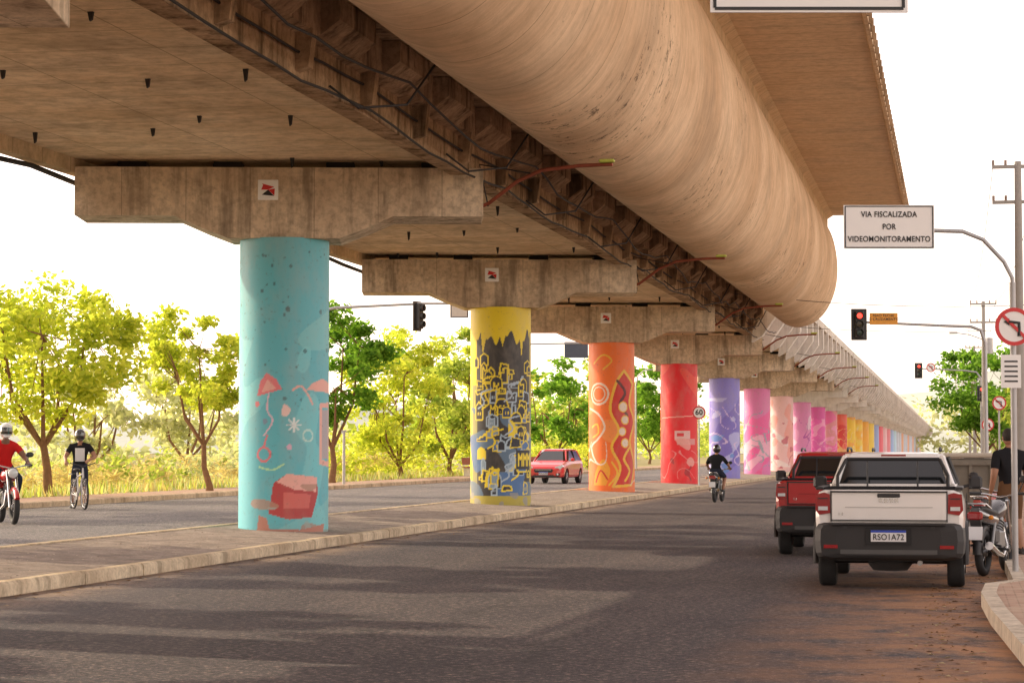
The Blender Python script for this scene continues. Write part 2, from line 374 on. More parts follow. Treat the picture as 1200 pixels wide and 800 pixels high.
for n in range(-1,37):
    y0=CY(n); d=MB(); d.M=Matrix.Translation((-11.8,y0,0))@Matrix.Rotation(R_(13),4,'Z')
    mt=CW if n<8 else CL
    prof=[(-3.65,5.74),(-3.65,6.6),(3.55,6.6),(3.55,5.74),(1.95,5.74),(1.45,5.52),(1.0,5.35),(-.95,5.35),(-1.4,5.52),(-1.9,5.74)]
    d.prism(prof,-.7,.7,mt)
    for bx in (-2.7,-1,1,2.7): d.box((bx,0,6.675),(.5,.6,.15),DARK)
    if n<12:
        d.box((-.25,-.715,6.2),(.36,.025,.36),WHT)
        d.add([(-.36,-.733,6.31),(-.14,-.733,6.25),(-.25,-.733,6.2)],[(0,1,2)],REDP)
        d.add([(-.37,-.733,6.20),(-.25,-.733,6.2),(-.33,-.733,6.30)],[(0,1,2)],REDP)
        d.add([(-.25,-.733,6.2),(-.36,-.733,6.11),(-.14,-.733,6.09)],[(0,2,1)],BLK)
        d.add([(-.25,-.733,6.2),(-.14,-.733,6.10),(-.13,-.733,6.22)],[(0,1,2)],REDP)
    d.build('pier_cap',parent=V,bevel=.02 if n<5 else 0)
    if n<9:
        d=MB(); X0=-8.25
        d.tube([(X0-.1,y0+.5,5.95),(X0+.1,y0+.4,6.0),(X0+.65,y0+.3,6.38),(X0+1.1,y0+.2,6.55),(X0+1.8,y0+.1,6.6),(X0+2.4,y0,6.6)],.035,RUST,7)
        d.tube([(X0+.1,y0+.4,5.95),(X0-.05,y0+.35,6.7),(X0+.9,y0+.2,6.5)],.015,DARK,5)
        d.box((X0+2.3,y0,6.66),(.28,.12,.06),S('lamp_lime',(.45,.5,.08),.5),ch=.02)
        d.box((X0-.12,y0+.5,5.95),(.06,.25,.25),RUST)
        d.build('lamp_bracket',parent=V)
# ------------------------------------------------ painted piers
class Canvas:
    def __init__(s,U,Vv,base): s.U=U;s.V=Vv;s.C=np.tile(np.array(base,float),(U.size,1)).reshape(U.shape+(3,))
    def fill(s,m,c,a=1.0): s.C[m]=s.C[m]*(1-a)+np.array(c)*a
    def rect(s,u0,u1,v0,v1,c,a=1): s.fill((s.U>u0)&(s.U<u1)&(s.V>v0)&(s.V<v1),c,a)
    def circ(s,u,v,r,c,a=1,ex=1): s.fill((s.U-u)**2+((s.V-v)/ex)**2<r*r,c,a)
    def ring(s,u,v,r,w,c,ex=1):
        q=np.sqrt((s.U-u)**2+((s.V-v)/ex)**2); s.fill(abs(q-r)<w,c)
    def poly(s,P,c,a=1):
        m=np.zeros(s.U.shape,bool); n=len(P)
        for i in range(n):
            x1,y1=P[i];x2,y2=P[(i+1)%n]
            if y1==y2: continue
            k=((y1>s.V)!=(y2>s.V))&(s.U<(x2-x1)*(s.V-y1)/(y2-y1)+x1); m^=k
        s.fill(m,c,a)
    def line(s,P,w,c):
        for (x1,y1),(x2,y2) in zip(P[:-1],P[1:]):
            dx,dy=x2-x1,y2-y1; L=dx*dx+dy*dy+1e-9
            t=np.clip(((s.U-x1)*dx+(s.V-y1)*dy)/L,0,1)
            s.fill((s.U-x1-t*dx)**2+(s.V-y1-t*dy)**2<w*w,c)
    def curve(s,P,w,c): s.line(cat(P,8),w,c)
    def field(s,sc,seed,ky_=1):
        r=np.random.default_rng(seed); f=0
        for k in range(7):
            kx,ky=r.normal(0,sc,2); f=f+np.sin(s.U*kx+s.V*ky*ky_+r.uniform(0,6.3))
        return f
    def wave(s,sc,seed,th,c,a=1,v0=0,v1=9,ky_=1):
        f=s.field(sc,seed,ky_); s.fill((f>th)&(s.V>v0)&(s.V<v1),c,a)
    def contour(s,sc,seed,th,w,c,a=1,v0=0,v1=9,ky_=1):
        f=s.field(sc,seed,ky_); s.fill((abs(f-th)<w*sc)&(s.V>v0)&(s.V<v1),c,a)
def paint1(c):
    c.wave(2.2,3,1.5,(.20,.62,.66),.6); c.wave(1.2,33,1.8,(.25,.6,.6),.5)
    r=np.random.default_rng(4)
    for k in range(60):
        c.circ(r.uniform(-1.3,1.3),r.uniform(2.2,5),abs(r.normal(0,.016))+.006,(.05,.14,.16),.8)
    pk=(.75,.20,.22); lp=(.8,.42,.36)
    c.poly([(-.5,2.44),(-.03,2.56),(-.14,2.74),(-.31,2.85),(-.44,2.70)],pk); c.poly([(-.42,2.5),(-.14,2.57),(-.3,2.74)],lp)
    c.curve([(-.27,2.5),(-.3,2.2),(-.2,2.0),(-.36,1.75)],.014,(.7,.5,.6))
    c.ring(-.36,1.42,.12,.02,pk); c.line([(-.36,1.55),(-.3,1.75)],.018,pk); c.circ(-.5,2.3,.05,pk)
    for a in range(0,180,45): c.line([(.18-.12*math.cos(R_(a)),1.94-.12*math.sin(R_(a))),(.18+.12*math.cos(R_(a)),1.94+.12*math.sin(R_(a)))],.012,(.75,.85,.85))
    c.circ(.1,1.55,.05,(.7,.45,.6)); c.curve([(.15,2.55),(.3,2.62),(.42,2.5),(.55,2.3)],.02,lp)
    c.poly([(.42,2.55),(.55,2.68),(.8,2.76),(1.15,2.68),(1.2,2.5)],lp); c.ring(.45,1.75,.1,.016,(.5,.75,.7)); c.poly(cat([(-.05,2.1),(.0,2.3),(.12,2.2),(.05,2.08)],5),(.85,.6,.55))
    c.line([(.76,2.28),(.76,1.28),(1.12,1.24),(1.12,2.3),(.76,2.28)],.045,lp); c.rect(.8,1.08,1.35,2.2,(.62,.3,.3),.6)
    c.poly([(-.26,.38),(-.18,.92),(.06,1.08),(.66,1.02),(.68,.72),(.54,.32),(.1,.28)],(.45,.06,.06))
    c.poly([(-.12,.94),(.06,1.08),(.66,1.02),(.64,.76),(.2,.80)],lp); c.poly([(.0,.48),(.47,.48),(.52,.72),(.0,.76)],(.62,.14,.12))
    c.circ(-.34,2.0,.05,(.2,.3,.4)); c.curve([(-.45,1.2),(-.2,1.15),(0,1.25)],.015,(.45,.75,.4))
    c.wave(6,9,3.2,(.42,.25,.18),.8,0,.9); c.wave(9,12,2.6,(.35,.45,.42),.7,0,.5); c.rect(-3,3,0,.1,(.32,.24,.18),.6)
    c.poly([(-.5,.05),(-.45,.35),(-.3,.3),(-.25,.12),(.3,.1),(.9,.2),(.85,.05)],(.5,.22,.16))
def paint2(c):
    ye=(.85,.66,.03); dk=(.022,.024,.035); bl=(.07,.17,.38)
    r=np.random.default_rng(17)
    top=4.45+.12*np.sin(c.U*9)+.1*np.sin(c.U*23+1)
    c.fill((c.V<top)&(c.U>-.72)&(c.U<1.05),(.045,.042,.04)); c.rect(-.95,-.7,.1,3.2,(.35,.33,.1)); c.rect(.98,1.4,0,4.6,(.5,.4,.08))
    c.poly([(-.1,4.75),(.2,4.75),(.05,4.2)],ye); c.poly([(.45,5.2),(.75,5.2),(.6,3.9)],ye); c.poly([(-.6,4.8),(-.3,4.8),(-.5,4.0)],ye)
    c.wave(4,21,.6,(.12,.2,.3),.9,.3,2.6); c.wave(3.5,25,1.4,bl,.9,.3,2.4)
    for k in range(85):   # overlapping house fronts, arches, stairs and letters
        v=3.35*(1-k/85)+.3+r.uniform(-.1,.1); u=r.uniform(-.85,.85); wd=r.uniform(.1,.34); h=r.uniform(.12,.42); q=r.integers(5)
        oc=ye if r.random()<.72 else (.40,.52,.62)
        fc=[bl,dk,(.25,.34,.42),dk,ye,(.03,.06,.14)][r.integers(6)] if v<2.4 else dk
        if q==0: sh=[(u,v),(u,v+h),(u+wd*.5,v+h*1.35),(u+wd,v+h),(u+wd,v)]
        elif q==1: sh=[(u,v)]+[(u+wd*.5-wd*.5*math.cos(t),v+h*.6+wd*.5*math.sin(t)) for t in np.linspace(0,math.pi,9)]+[(u+wd,v)]
        elif q==2: sh=[(u,v),(u,v+h*.4),(u+wd*.33,v+h*.4),(u+wd*.33,v+h*.7),(u+wd*.66,v+h*.7),(u+wd*.66,v+h),(u+wd,v+h),(u+wd,v)]
        elif q==3: sh=[(u,v),(u+wd*.15,v+h),(u+wd*.9,v+h*.85),(u+wd,v+h*.1)]
        else: sh=[(u,v),(u+wd*.1,v+h*1.2),(u+wd*.4,v+h*.9),(u+wd,v+h),(u+wd*.9,v)]
        c.poly(sh,fc); c.line(sh+[sh[0]],r.uniform(.012,.022),oc)
        if r.random()<.5: c.rect(u+wd*.3,u+wd*.45,v+h*.3,v+h*.55,oc); c.rect(u+wd*.6,u+wd*.75,v+h*.3,v+h*.55,oc)
    for k in range(9):
        u=r.uniform(-.8,.6);v=r.uniform(.6,3.4); c.curve([(u,v),(u+.2,v+.15),(u+.1,v+.4),(u+.4,v+.5)],.022,ye if k%2 else (.4,.5,.6))
    c.rect(-3,3,0,.32,(.45,.38,.06)); c.wave(10,5,1.5,(.3,.3,.28),.8,0,.4)
    c.rect(.42,1.0,1.0,1.5,dk)
    for u in (.50,.68,.86): c.line([(u,1.1),(u,1.4),(u+.06,1.25),(u+.12,1.4),(u+.12,1.1)],.022,ye)
def paint3(c):
    yl=(.85,.5,.05); wh=(.8,.66,.55); dk=(.12,.02,.02); rd=(.62,.03,.02)
    c.wave(2.5,5,2.4,(.85,.30,.08),.8)
    L=[(.05,.25),(.3,.9),(.0,1.6),(.25,2.2),(-.05,2.9),(.15,3.8),(.45,4.25)]; Rr=[(.9,3.8),(.7,3.1),(1.0,2.5),(.72,1.8),(1.0,1.0),(.8,.3)]
    P=cat(L,8)+cat(Rr,8); c.poly(P,rd); c.line(P+[P[0]],.045,yl)
    c.curve([(.2,3.9),(.5,3.5),(.3,3.1),(.6,2.7)],.05,dk); c.curve([(.7,1.6),(.45,1.2),(.7,.8),(.5,.45)],.045,yl)
    for u,v,r_ in ((.42,3.0,.15),(.5,2.55,.13),(.38,2.15,.12),(.5,1.75,.13)): c.circ(u,v,r_+.04,yl); c.circ(u,v,r_,wh)
    c.ring(-.48,3.45,.36,.035,wh); c.ring(-.48,3.45,.24,.02,wh)
    c.curve([(-.95,2.95),(-.5,2.75),(-.25,2.3),(-.5,1.9),(-.85,1.6),(-.6,1.1),(-.2,.9)],.035,wh)
    c.curve([(-.8,2.3),(-.55,2.4),(-.5,2.1),(-.75,1.95)],.03,yl); c.curve([(-.3,4.3),(0,4.6),(-.3,4.8),(-.7,4.5)],.025,yl)
    c.poly(cat([(-.7,.3),(-.6,.8),(-.3,1.2),(-.05,.8),(-.2,.3)],6),(.85,.38,.04)); c.curve([(-.6,.4),(-.4,.8),(-.15,.5)],.03,rd); c.curve([(-.1,.3),(.2,.7),(0,1.1)],.03,yl)
    c.contour(3,44,1.5,.04,wh,.9,.3,1.8)
def paint4(c):
    c.wave(2,35,1.5,(.9,.10,.06),.7); c.rect(-.2,.5,1.95,2.35,(.8,.50,.48)); c.rect(-.1,.8,1.75,2.0,(.75,.3,.3)); c.rect(-.1,.2,2.1,2.25,(.7,.05,.06))
    c.wave(5,36,2.9,(.85,.40,.36),.8,0,2.0); c.line([(-.9,2.9),(.9,3.0)],.02,(.9,.4,.35)); c.wave(7,37,3,(.4,.02,.03),.9,0,1.2); c.contour(4,38,0,.04,(.85,.4,.4),.6,.3,1.5)
def generic(cols,seed):
    def f(c):
        c.wave(1.6,seed,.8,cols[1],.9); c.wave(3.0,seed+50,1.6,cols[2],.9,.4,4.2); c.wave(5.5,seed+90,2.6,cols[3%len(cols)] if cols[3%len(cols)] else cols[1],.9,.3,3.4)
        c.contour(3,seed+7,.5,.06,cols[-1],.9,.5,3.9)
    return f
PCOL=[((.12,.47,.54),paint1),((.85,.66,.02),paint2),((.88,.18,.03),paint3),((.80,.02,.03),paint4),
 ((.22,.18,.60),generic([0,(.28,.25,.7),(.5,.5,.85),(.15,.3,.7),(.75,.6,.85)],1)),
 ((.85,.14,.38),generic([0,(.75,.22,.48),(.88,.48,.62),(.3,.4,.45)],2)),
 ((.88,.55,.54),generic([0,(.88,.38,.33),(.88,.74,.72),(.6,.15,.2)],3)),
 ((.80,.28,.55),generic([0,(.88,.38,.62),(.88,.63,.78),(.5,.1,.4)],4)),
 ((.70,.10,.38),generic([0,(.78,.12,.42),(.85,.33,.53)],5)),
 ((.85,.14,.38),generic([0,(.75,.3,.3),(.88,.33,.53)],6)),
 ((.75,.06,.05),generic([0,(.88,.15,.1),(.88,.5,.2)],7)),
 ((.88,.58,.05),generic([0,(.88,.4,.08),(.9,.7,.3)],8)),
 ((.88,.63,.08),generic([0,(.88,.45,.05),(.82,.72,.4)],9)),
 ((.88,.42,.05),None),((.88,.63,.1),None),((.33,.43,.75),None),((.85,.17,.22),None),((.85,.53,.58),None),((.88,.28,.33),None),((.38,.53,.85),None),((.53,.73,.88),None)]
def pmat():
    m,n,l,b=nm('mural_paint'); at=n.new('ShaderNodeVertexColor'); at.layer_name='Col'
    tc=n.new('ShaderNodeTexCoord').outputs['Object']
    c=mix_(n,l,math_(n,l,'MULTIPLY',ramp_(n,l,noise_(n,l,tc,1.6,4,.65,mapscale=(1,1,.5)),.48,.75),.28),at.outputs[0],(.48,.40,.32))
    c=mix_(n,l,math_(n,l,'MULTIPLY',ramp_(n,l,noise_(n,l,tc,14,3,.7),.6,.72),.4),c,(.12,.11,.1))
    l.new(c,b.inputs['Base Color']); b.inputs['Roughness'].default_value=.5; return m
PM=pmat()
for n in range(0,37):
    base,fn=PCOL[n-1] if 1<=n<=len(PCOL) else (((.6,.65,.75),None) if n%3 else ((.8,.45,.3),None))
    res=.02 if n in(1,2,3,4) else (.05 if n<13 and n>0 else .35)
    cx,cy=-11.8,CY(n); Fv=np.array([cx,cy])/math.hypot(cx,cy); rv=np.array([Fv[1],-Fv[0]])
    nu=max(24,int(5.03/res)); nv=max(2,int(5.2/res)); R=.8
    ph=np.linspace(-math.pi,math.pi,nu,endpoint=False); vz=np.linspace(0,5.24,nv+1)
    P,Q=np.meshgrid(ph,vz)
    X=cx+R*(-Fv[0]*np.cos(P)+rv[0]*np.sin(P)); Y=cy+R*(-Fv[1]*np.cos(P)+rv[1]*np.sin(P))
    c=Canvas(P*R,Q,base)
    if fn: fn(c)
    me=bpy.data.meshes.new('painted_pier'); N=nu*(nv+1)
    vs=np.stack([X,Y,Q+.12],-1).reshape(-1,3)
    I,J=np.meshgrid(np.arange(nu),np.arange(nv)); a=J*nu+I; bb=J*nu+(I+1)%nu
    fs=np.stack([a,bb,bb+nu,a+nu],-1).reshape(-1,4)
    me.from_pydata(vs.tolist(),[],fs.tolist())
    at=me.color_attributes.new('Col','FLOAT_COLOR','POINT')
    cc=np.ones((N,4)); cc[:,:3]=c.C.reshape(-1,3); at.data.foreach_set('color',cc.ravel())
    me.polygons.foreach_set('use_smooth',[True]*len(fs)); me.materials.append(PM); me.update()
    o=bpy.data.objects.new('painted_pier',me); scene.collection.objects.link(o); o.parent=V
# ---------------------------------------------------------------- trees
def leaves(b,cen,rad,num,size,mat,wr=.5):
    cen=np.array(cen);k=len(cen); rad=np.array(rad)
    idx=rng.integers(0,k,num); d=rng.normal(0,1,(num,3)); d/=np.linalg.norm(d,axis=1)[:,None]
    p=cen[idx]+d*(rng.random((num,1))**.5)*rad[idx]*rng.uniform(.8,1.3,(num,1))
    a=rng.normal(0,1,(num,3)); a/=np.linalg.norm(a,axis=1)[:,None]; a[:,2]=a[:,2]*.7-.25
    c=np.cross(a,rng.normal(0,1,(num,3))); c/=np.linalg.norm(c,axis=1)[:,None]
    L=size*rng.uniform(.6,1.3,(num,1)); W=L*wr
    vs=np.stack([p-a*L/2,p+c*W/2,p+a*L/2,p-c*W/2],1).reshape(-1,3)
    o=len(b.v); b.v+=list(map(tuple,vs.tolist()))
    b.f+=[(o+4*i,o+4*i+1,o+4*i+2,o+4*i+3) for i in range(num)]; b.m+=[b.mi(mat)]*num; b.s+=[False]*num
def tree(name,x,y,z0,h,cr,num,size,mat,lean=(0,0),bot=.4,clumps=16,tr=.13,flat=.7,seed=0,fk=.75):
    r=random.Random(seed+int(x*7+y*13)); b=MB(); base=Vector((x,y,z0)); fork=Vector((x+lean[0]*.5,y+lean[1]*.5,z0+h*bot*fk))
    mid=(base+fork)/2+Vector((r.uniform(-.12,.12),r.uniform(-.1,.1),0))
    b.tube([base-Vector((0,0,.1)),base+Vector((0,0,.15)),mid,fork],[tr*1.5,tr*1.1,tr*.9,tr*.75],BARK,9)
    cen=[];rad=[]; C=Vector((x+lean[0],y+lean[1],z0+h*(bot+1)/2)); hz=h*(1-bot)/2
    limbs=[]
    for i in range(5):
        a=2*math.pi*(i+r.random()*.6)/5; e=C+Vector((math.cos(a)*cr*.45,math.sin(a)*cr*.45,r.uniform(-.35,.35)*hz))
        m=fork.lerp(e,.5)+Vector((math.cos(a)*cr*.12,math.sin(a)*cr*.12,-.08*h*.5)); b.tube([fork-Vector((0,0,.1)),m,e],[tr*.55,tr*.38,tr*.2],BARK,7); limbs.append((m,e))
    for i in range(clumps):
        while True:
            q=Vector((r.uniform(-1,1),r.uniform(-1,1),r.uniform(-1,1)))
            if .35<q.length<1.05: break
        rc=cr*r.uniform(.13,.32)
        c=C+Vector((q.x*(cr-rc*.2),q.y*(cr-rc*.2),q.z*(hz-rc*.2)))
        cen.append(tuple(c)); rad.append((rc*1.15,rc*1.15,rc*flat))
        m,e=min(limbs,key=lambda t:(t[1]-c).length)
        b.tube([e,e.lerp(c,.5)+Vector((0,0,-.04*cr)),c],[tr*.2,tr*.12,tr*.05],BARK,5)
    leaves(b,cen,rad,num,size,mat); return b.build(name)
G=.33
tree('tree',-25.1,60.5,G,6.1,2.9,7800,.25,LIME,lean=(-.3,0),bot=.32,clumps=44,seed=1)
tree('tree',-23.2,69,G,6.0,1.75,4400,.23,LIME,lean=(-.4,0),bot=.34,clumps=32,tr=.1,seed=2)
tree('tree',-24.2,87,G,7.3,2.4,7500,.27,GREEN,bot=.26,clumps=40,seed=3)
tree('tree',-25.4,103,G,6.9,2.7,6000,.30,LIME,bot=.12,clumps=38,seed=4)
tree('tree',-25.0,112,G,7.4,2.5,5500,.32,MIDG,bot=.15,clumps=34,seed=5)
tree('tree',-25.6,121,G,7.4,2.8,5000,.33,LIME,bot=.12,clumps=34,seed=6)
tree('tree',-26,148,G,7.4,3.2,4500,.38,GREEN,bot=.15,clumps=30,seed=7)
tree('tree',-27,168,G,8,3.4,4000,.42,MIDG,bot=.15,clumps=28,seed=8)
tree('tree',-29,218,G,10.5,4.6,4500,.55,GREEN,bot=.15,clumps=30,seed=9)
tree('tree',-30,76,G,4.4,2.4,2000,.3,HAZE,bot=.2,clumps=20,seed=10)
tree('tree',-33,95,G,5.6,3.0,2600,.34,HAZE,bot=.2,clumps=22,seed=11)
for (ty,th,tc_) in ((5,15,4.6),(13.5,15.5,3.8),(21,14,1.7),(26.3,14.5,1.6),(34.2,15.5,3.3),(47.6,16,3.5),(53,14,2.6)):  # unseen trees, added and spaced so their shade leaves light bands on the road
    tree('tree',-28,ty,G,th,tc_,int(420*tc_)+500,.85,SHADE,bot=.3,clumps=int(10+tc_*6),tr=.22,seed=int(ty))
tree('tree',2.2,173,.15,9.4,4.2,7500,.42,GREEN,bot=.2,clumps=40,seed=21)
tree('tree',6.5,150,.15,8,3.5,4000,.42,MIDG,bot=.2,clumps=28,seed=22)
tree('tree',8.5,118,.15,6,3,3000,.38,GREEN,bot=.2,clumps=24,seed=23)
tree('tree',4.0,230,.15,10,4.5,3500,.65,GREEN,bot=.2,clumps=26,seed=24)
def mass(name,pts,num,size,mat,wr=.5):
    b=MB(); cen=[];rad=[]
    for (x,y,w_,h) in pts:
        for k in range(6):
            rr=random.uniform(.2,.5)*h
            cen.append((x+random.uniform(-w_,w_),y+random.uniform(-w_,w_),G+random.uniform(.1,.75)*h)); rad.append((rr*1.2,rr*1.2,rr*.8))
    leaves(b,cen,rad,num,size,mat,wr); return b.build(name)
mass('shrubs',[(-27.5-random.random()*5,52+i*3.2,1.3,.8+random.random()*1.1) for i in range(22)],5000,.24,MIDG)
mass('shrubs',[(-30-random.random()*7,50+i*3.6,1.8,1.1+random.random()*1.2) for i in range(24)],5000,.3,HAZE)
mass('shrubs',[(-25.6-random.random()*1.2,96+i*3.1,.9,1.6+random.random()*1.8) for i in range(22)],6000,.28,LIME)
mass('reeds',[(-26-random.random()*4,52+i*1.9,.9,.8+random.random()*.6) for i in range(34)],5500,.45,STRAW,.12)
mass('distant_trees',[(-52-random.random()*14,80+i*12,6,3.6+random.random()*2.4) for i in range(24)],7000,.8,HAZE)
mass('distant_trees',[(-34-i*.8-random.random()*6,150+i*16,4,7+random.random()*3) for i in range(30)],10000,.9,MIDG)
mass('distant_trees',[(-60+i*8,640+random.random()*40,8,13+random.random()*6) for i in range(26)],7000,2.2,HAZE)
mass('distant_trees',[(12+random.random()*10,110+i*18,5,6+random.random()*4) for i in range(26)],7000,1.0,GREEN)
b=MB()
for i in range(8000):
    x=-24.6-abs(random.gauss(0,2.6)); y=random.uniform(48,125); h=random.uniform(.08,.42); a=random.random()*6.3
    b.add([(x-.03*math.cos(a),y-.03*math.sin(a),G),(x+.03*math.cos(a),y+.03*math.sin(a),G),(x+random.uniform(-.1,.1),y+random.uniform(-.1,.1),G+h)],[(0,1,2)],(MIDG,HAZE,STRAW)[i%3])
b.build('grass')
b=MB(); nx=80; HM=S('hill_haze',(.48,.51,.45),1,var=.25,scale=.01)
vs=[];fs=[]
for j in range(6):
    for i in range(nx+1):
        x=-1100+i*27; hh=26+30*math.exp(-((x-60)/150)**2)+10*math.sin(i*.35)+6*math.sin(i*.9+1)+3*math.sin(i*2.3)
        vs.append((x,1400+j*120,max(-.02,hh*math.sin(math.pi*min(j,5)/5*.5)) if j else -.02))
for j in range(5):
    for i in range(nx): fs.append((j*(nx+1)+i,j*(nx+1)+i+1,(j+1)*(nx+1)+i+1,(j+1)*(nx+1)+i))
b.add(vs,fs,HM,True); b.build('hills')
# ---------------------------------------------------------------- street furniture
STEEL=S('galvanised_steel',(.42,.42,.42),.5,.5,var=.15)
BLKP=S('black_plastic',(.03,.03,.032),.5,var=.2)
TH=R_(11)
def txt(b,t,size,x,y,z,mat=None,bold=.0012,sx=1): b.text(t,size,mat or BLK,(x,y,z),bold=bold,sx=sx)
def prohib(b,x,z,r,y=0,arrow=True):
    b.lathe((x,y,z),(0,-1,0),[(0,.0),(r,.0),(r,.012),(0,.012)],WHT,32,False)
    b.lathe((x,y,z),(0,-1,0),[(r*.80,.012),(r*.80,.018),(r,.018),(r,.012)],REDP,32,False)
    if arrow:
        b.tube([(x+.06*r/.23,y-.018,z-r*.5),(x+.06*r/.23,y-.018,z+r*.2),(x-r*.3,y-.018,z+r*.25)],r*.09,BLK,6)
        b.add([(x-r*.55,y-.02,z+r*.25),(x-r*.25,y-.02,z+r*.05),(x-r*.25,y-.02,z+r*.45)],[(0,1,2)],BLK)
        b.box((x,y-.026,z),(r*1.7,.006,r*.16),REDP,rot=(0,R_(45),0))
b=MB()
b.cyl((0,0,0),(0,0,3.5),.038,STEEL); b.tube([(0,0,3.4),(0,0,3.55),(-.1,0,3.75),(-.35,0,4.02),(-.6,0,4.12),(-.95,0,4.13),(-2.0,0,4.13)],.026,STEEL,8)
b.box((-1.5,-.04,4.17),(1.1,.02,.53),WHT)
for (cx_,cz_,w_,h_) in ((-1.5,4.42,1.06,.012),(-1.5,3.92,1.06,.012),(-2.03,4.17,.012,.5),(-.97,4.17,.012,.5)): b.box((cx_,-.054,cz_),(w_,.006,h_),BLK)
for t,z in (('VIA FISCALIZADA',4.32),('POR',4.17),('VIDEOMONITORAMENTO',4.02)): txt(b,t,.096,-1.5,-.056,z,sx=.84,bold=.0014)
prohib(b,-.0,2.96,.23,-.05); b.box((-.04,-.05,2.42),(.24,.015,.4),WHT)
for k in range(5): b.box((-.04,-.06,2.54-k*.06),(.16,.004,.02),BLK)
b.build('traffic_sign',(.69,28.2,.14),TH)
b=MB()
b.cyl((0,0,0),(0,0,4.0),.05,STEEL); b.tube([(0,0,3.9),(0,0,4.3),(-.25,0,4.6),(-.7,0,4.75),(-3.1,0,4.75)],.03,STEEL,8)
b.box((-2.6,-.04,4.64),(1.3,.02,.6),WHT); b.box((-2.6,-.054,4.365),(1.24,.006,.02),BLK); b.box((-2.6,-.054,4.915),(1.24,.006,.02),BLK)
for xx in(-3.22,-1.98): b.box((xx,-.054,4.64),(.02,.006,.54),BLK)
txt(b,'CENTRO',.22,-2.6,-.056,4.64)
b.build('overhead_sign',(1.62,15.5,.14),TH)
for (x,y,z) in ((1.55,84.9,3.2),(1.3,97,2.55)):
    b=MB(); b.cyl((0,0,0),(0,0,z+.2),.035,STEEL); prohib(b,0,z,.26,-.05); b.build('traffic_sign',(x,y,.14),TH)
def sigl(b,x,z,y=0,s=1,lit='r',back=True):
    if back: b.box((x,y,z),(.56*s,.04,1.12*s),BLKP,ch=.012)
    b.box((x,y-.1*s,z),(.30*s,.2*s,.95*s),BLKP,ch=.02)
    for k,(nm_,c) in enumerate((('r',(1,.05,.03)),('y',(.25,.16,.02)),('g',(.02,.16,.06)))):
        zz=z+(.3-.3*k)*s; on=lit==nm_
        b.lathe((x,y-.2*s,zz),(0,-1,0),[(0,.01),(.1*s,.0)],S('lens_'+nm_+str(on),c if on else tuple(q*.25 for q in c),.3,emit=3 if on else 0),16)
        b.lathe((x,y-.2*s,zz),(0,-1,0),[(.125*s,0),(.125*s,.12*s),(.12*s,.12*s),(.12*s,0)],BLKP,16)
YEL=S('orange_sign',(.8,.36,.04),.5)
b=MB(); b.tube([(0,0,0),(0,0,5.3),(-.15,0,5.75),(-.5,0,5.88),(-1.2,0,5.9),(-4.6,0,6.05)],[.09,.07,.06,.055,.05,.04],STEEL,10)
sigl(b,-4.5,5.95,-.08); b.box((-3.62,-.08,6.15),(1.0,.02,.42),YEL)
txt(b,'NAO FECHE\nO CRUZAMENTO',.13,-3.62,-.094,6.2); b.build('traffic_light',(1.05,82.7,.14),TH)
b=MB(); b.tube([(0,0,0),(0,0,6.2),(-.3,0,6.6),(-1,0,6.7),(-4.2,0,6.85)],[.09,.07,.06,.055,.04],STEEL,8)
sigl(b,-4.1,6.7,-.08,.9); sigl(b,-.05,5.2,-.15,.9); prohib(b,-3.3,6.9,.3,-.1); b.build('traffic_light',(1.65,152,.14),TH)
b=MB(); b.tube([(0,0,0),(0,0,5.6),(.3,0,6.15),(1.2,0,6.35),(4.3,0,6.5),(5.9,0,6.5)],[.09,.07,.06,.055,.045,.04],STEEL,8)
b.M=Matrix.Translation((4.1,0,0))@Matrix.Rotation(R_(60),4,'Z'); sigl(b,0,6.05,-.0,.95,lit='n'); b.M=Matrix()
b.box((5.6,.03,6.25),(.65,.03,.5),S('sign_back',(.10,.10,.11),.5)); b.box((5.6,.0,6.25),(.55,.02,.42),S('sign_grey',(.5,.5,.5),.5)); b.build('traffic_light',(-22.8,77.9,.33),TH)
b=MB(); b.tube([(0,0,0),(0,0,6.6),(.4,0,6.9),(3.6,0,6.95)],[.08,.06,.05,.04],STEEL,8); b.box((3.2,.03,6.6),(1.25,.04,.85),S('sign_back_blue',(.06,.08,.12),.5)); b.build('overhead_sign',(-22.8,118,.33),TH)
b=MB(); b.cyl((0,0,0),(0,0,3.4),.035,STEEL); prohib(b,0,3.05,.28,-.05,False); txt(b,'60',.3,0,-.066,3.05,bold=.008); b.build('speed_limit_sign',(-10.55,95,.15),TH)
for (x,y) in ((-22.8,164),(-22.8,250),(-22.8,330)):
    b=MB(); b.tube([(0,0,0),(0,0,6.0),(.15,0,6.7),(.6,0,7.1),(1.6,0,7.2)],[.09,.06,.05,.045,.04],STEEL,8); b.box((1.8,0,7.18),(.6,.2,.1),STEEL,ch=.03); b.build('street_lamp',(x,y,.33))
b=MB(); b.cyl((0,0,0),(0,0,2.0),.06,STEEL,.05); b.box((0,0,2.02),(.16,.16,.08),STEEL); b.build('bollard_post',(-22.9,84,.33))
WOODP=S('pole_concrete',(.40,.38,.35),.9)
UP=[(1.87,68.6,10),(1.6,132.7,10),(1.6,200,10.5),(1.6,270,10.5)]
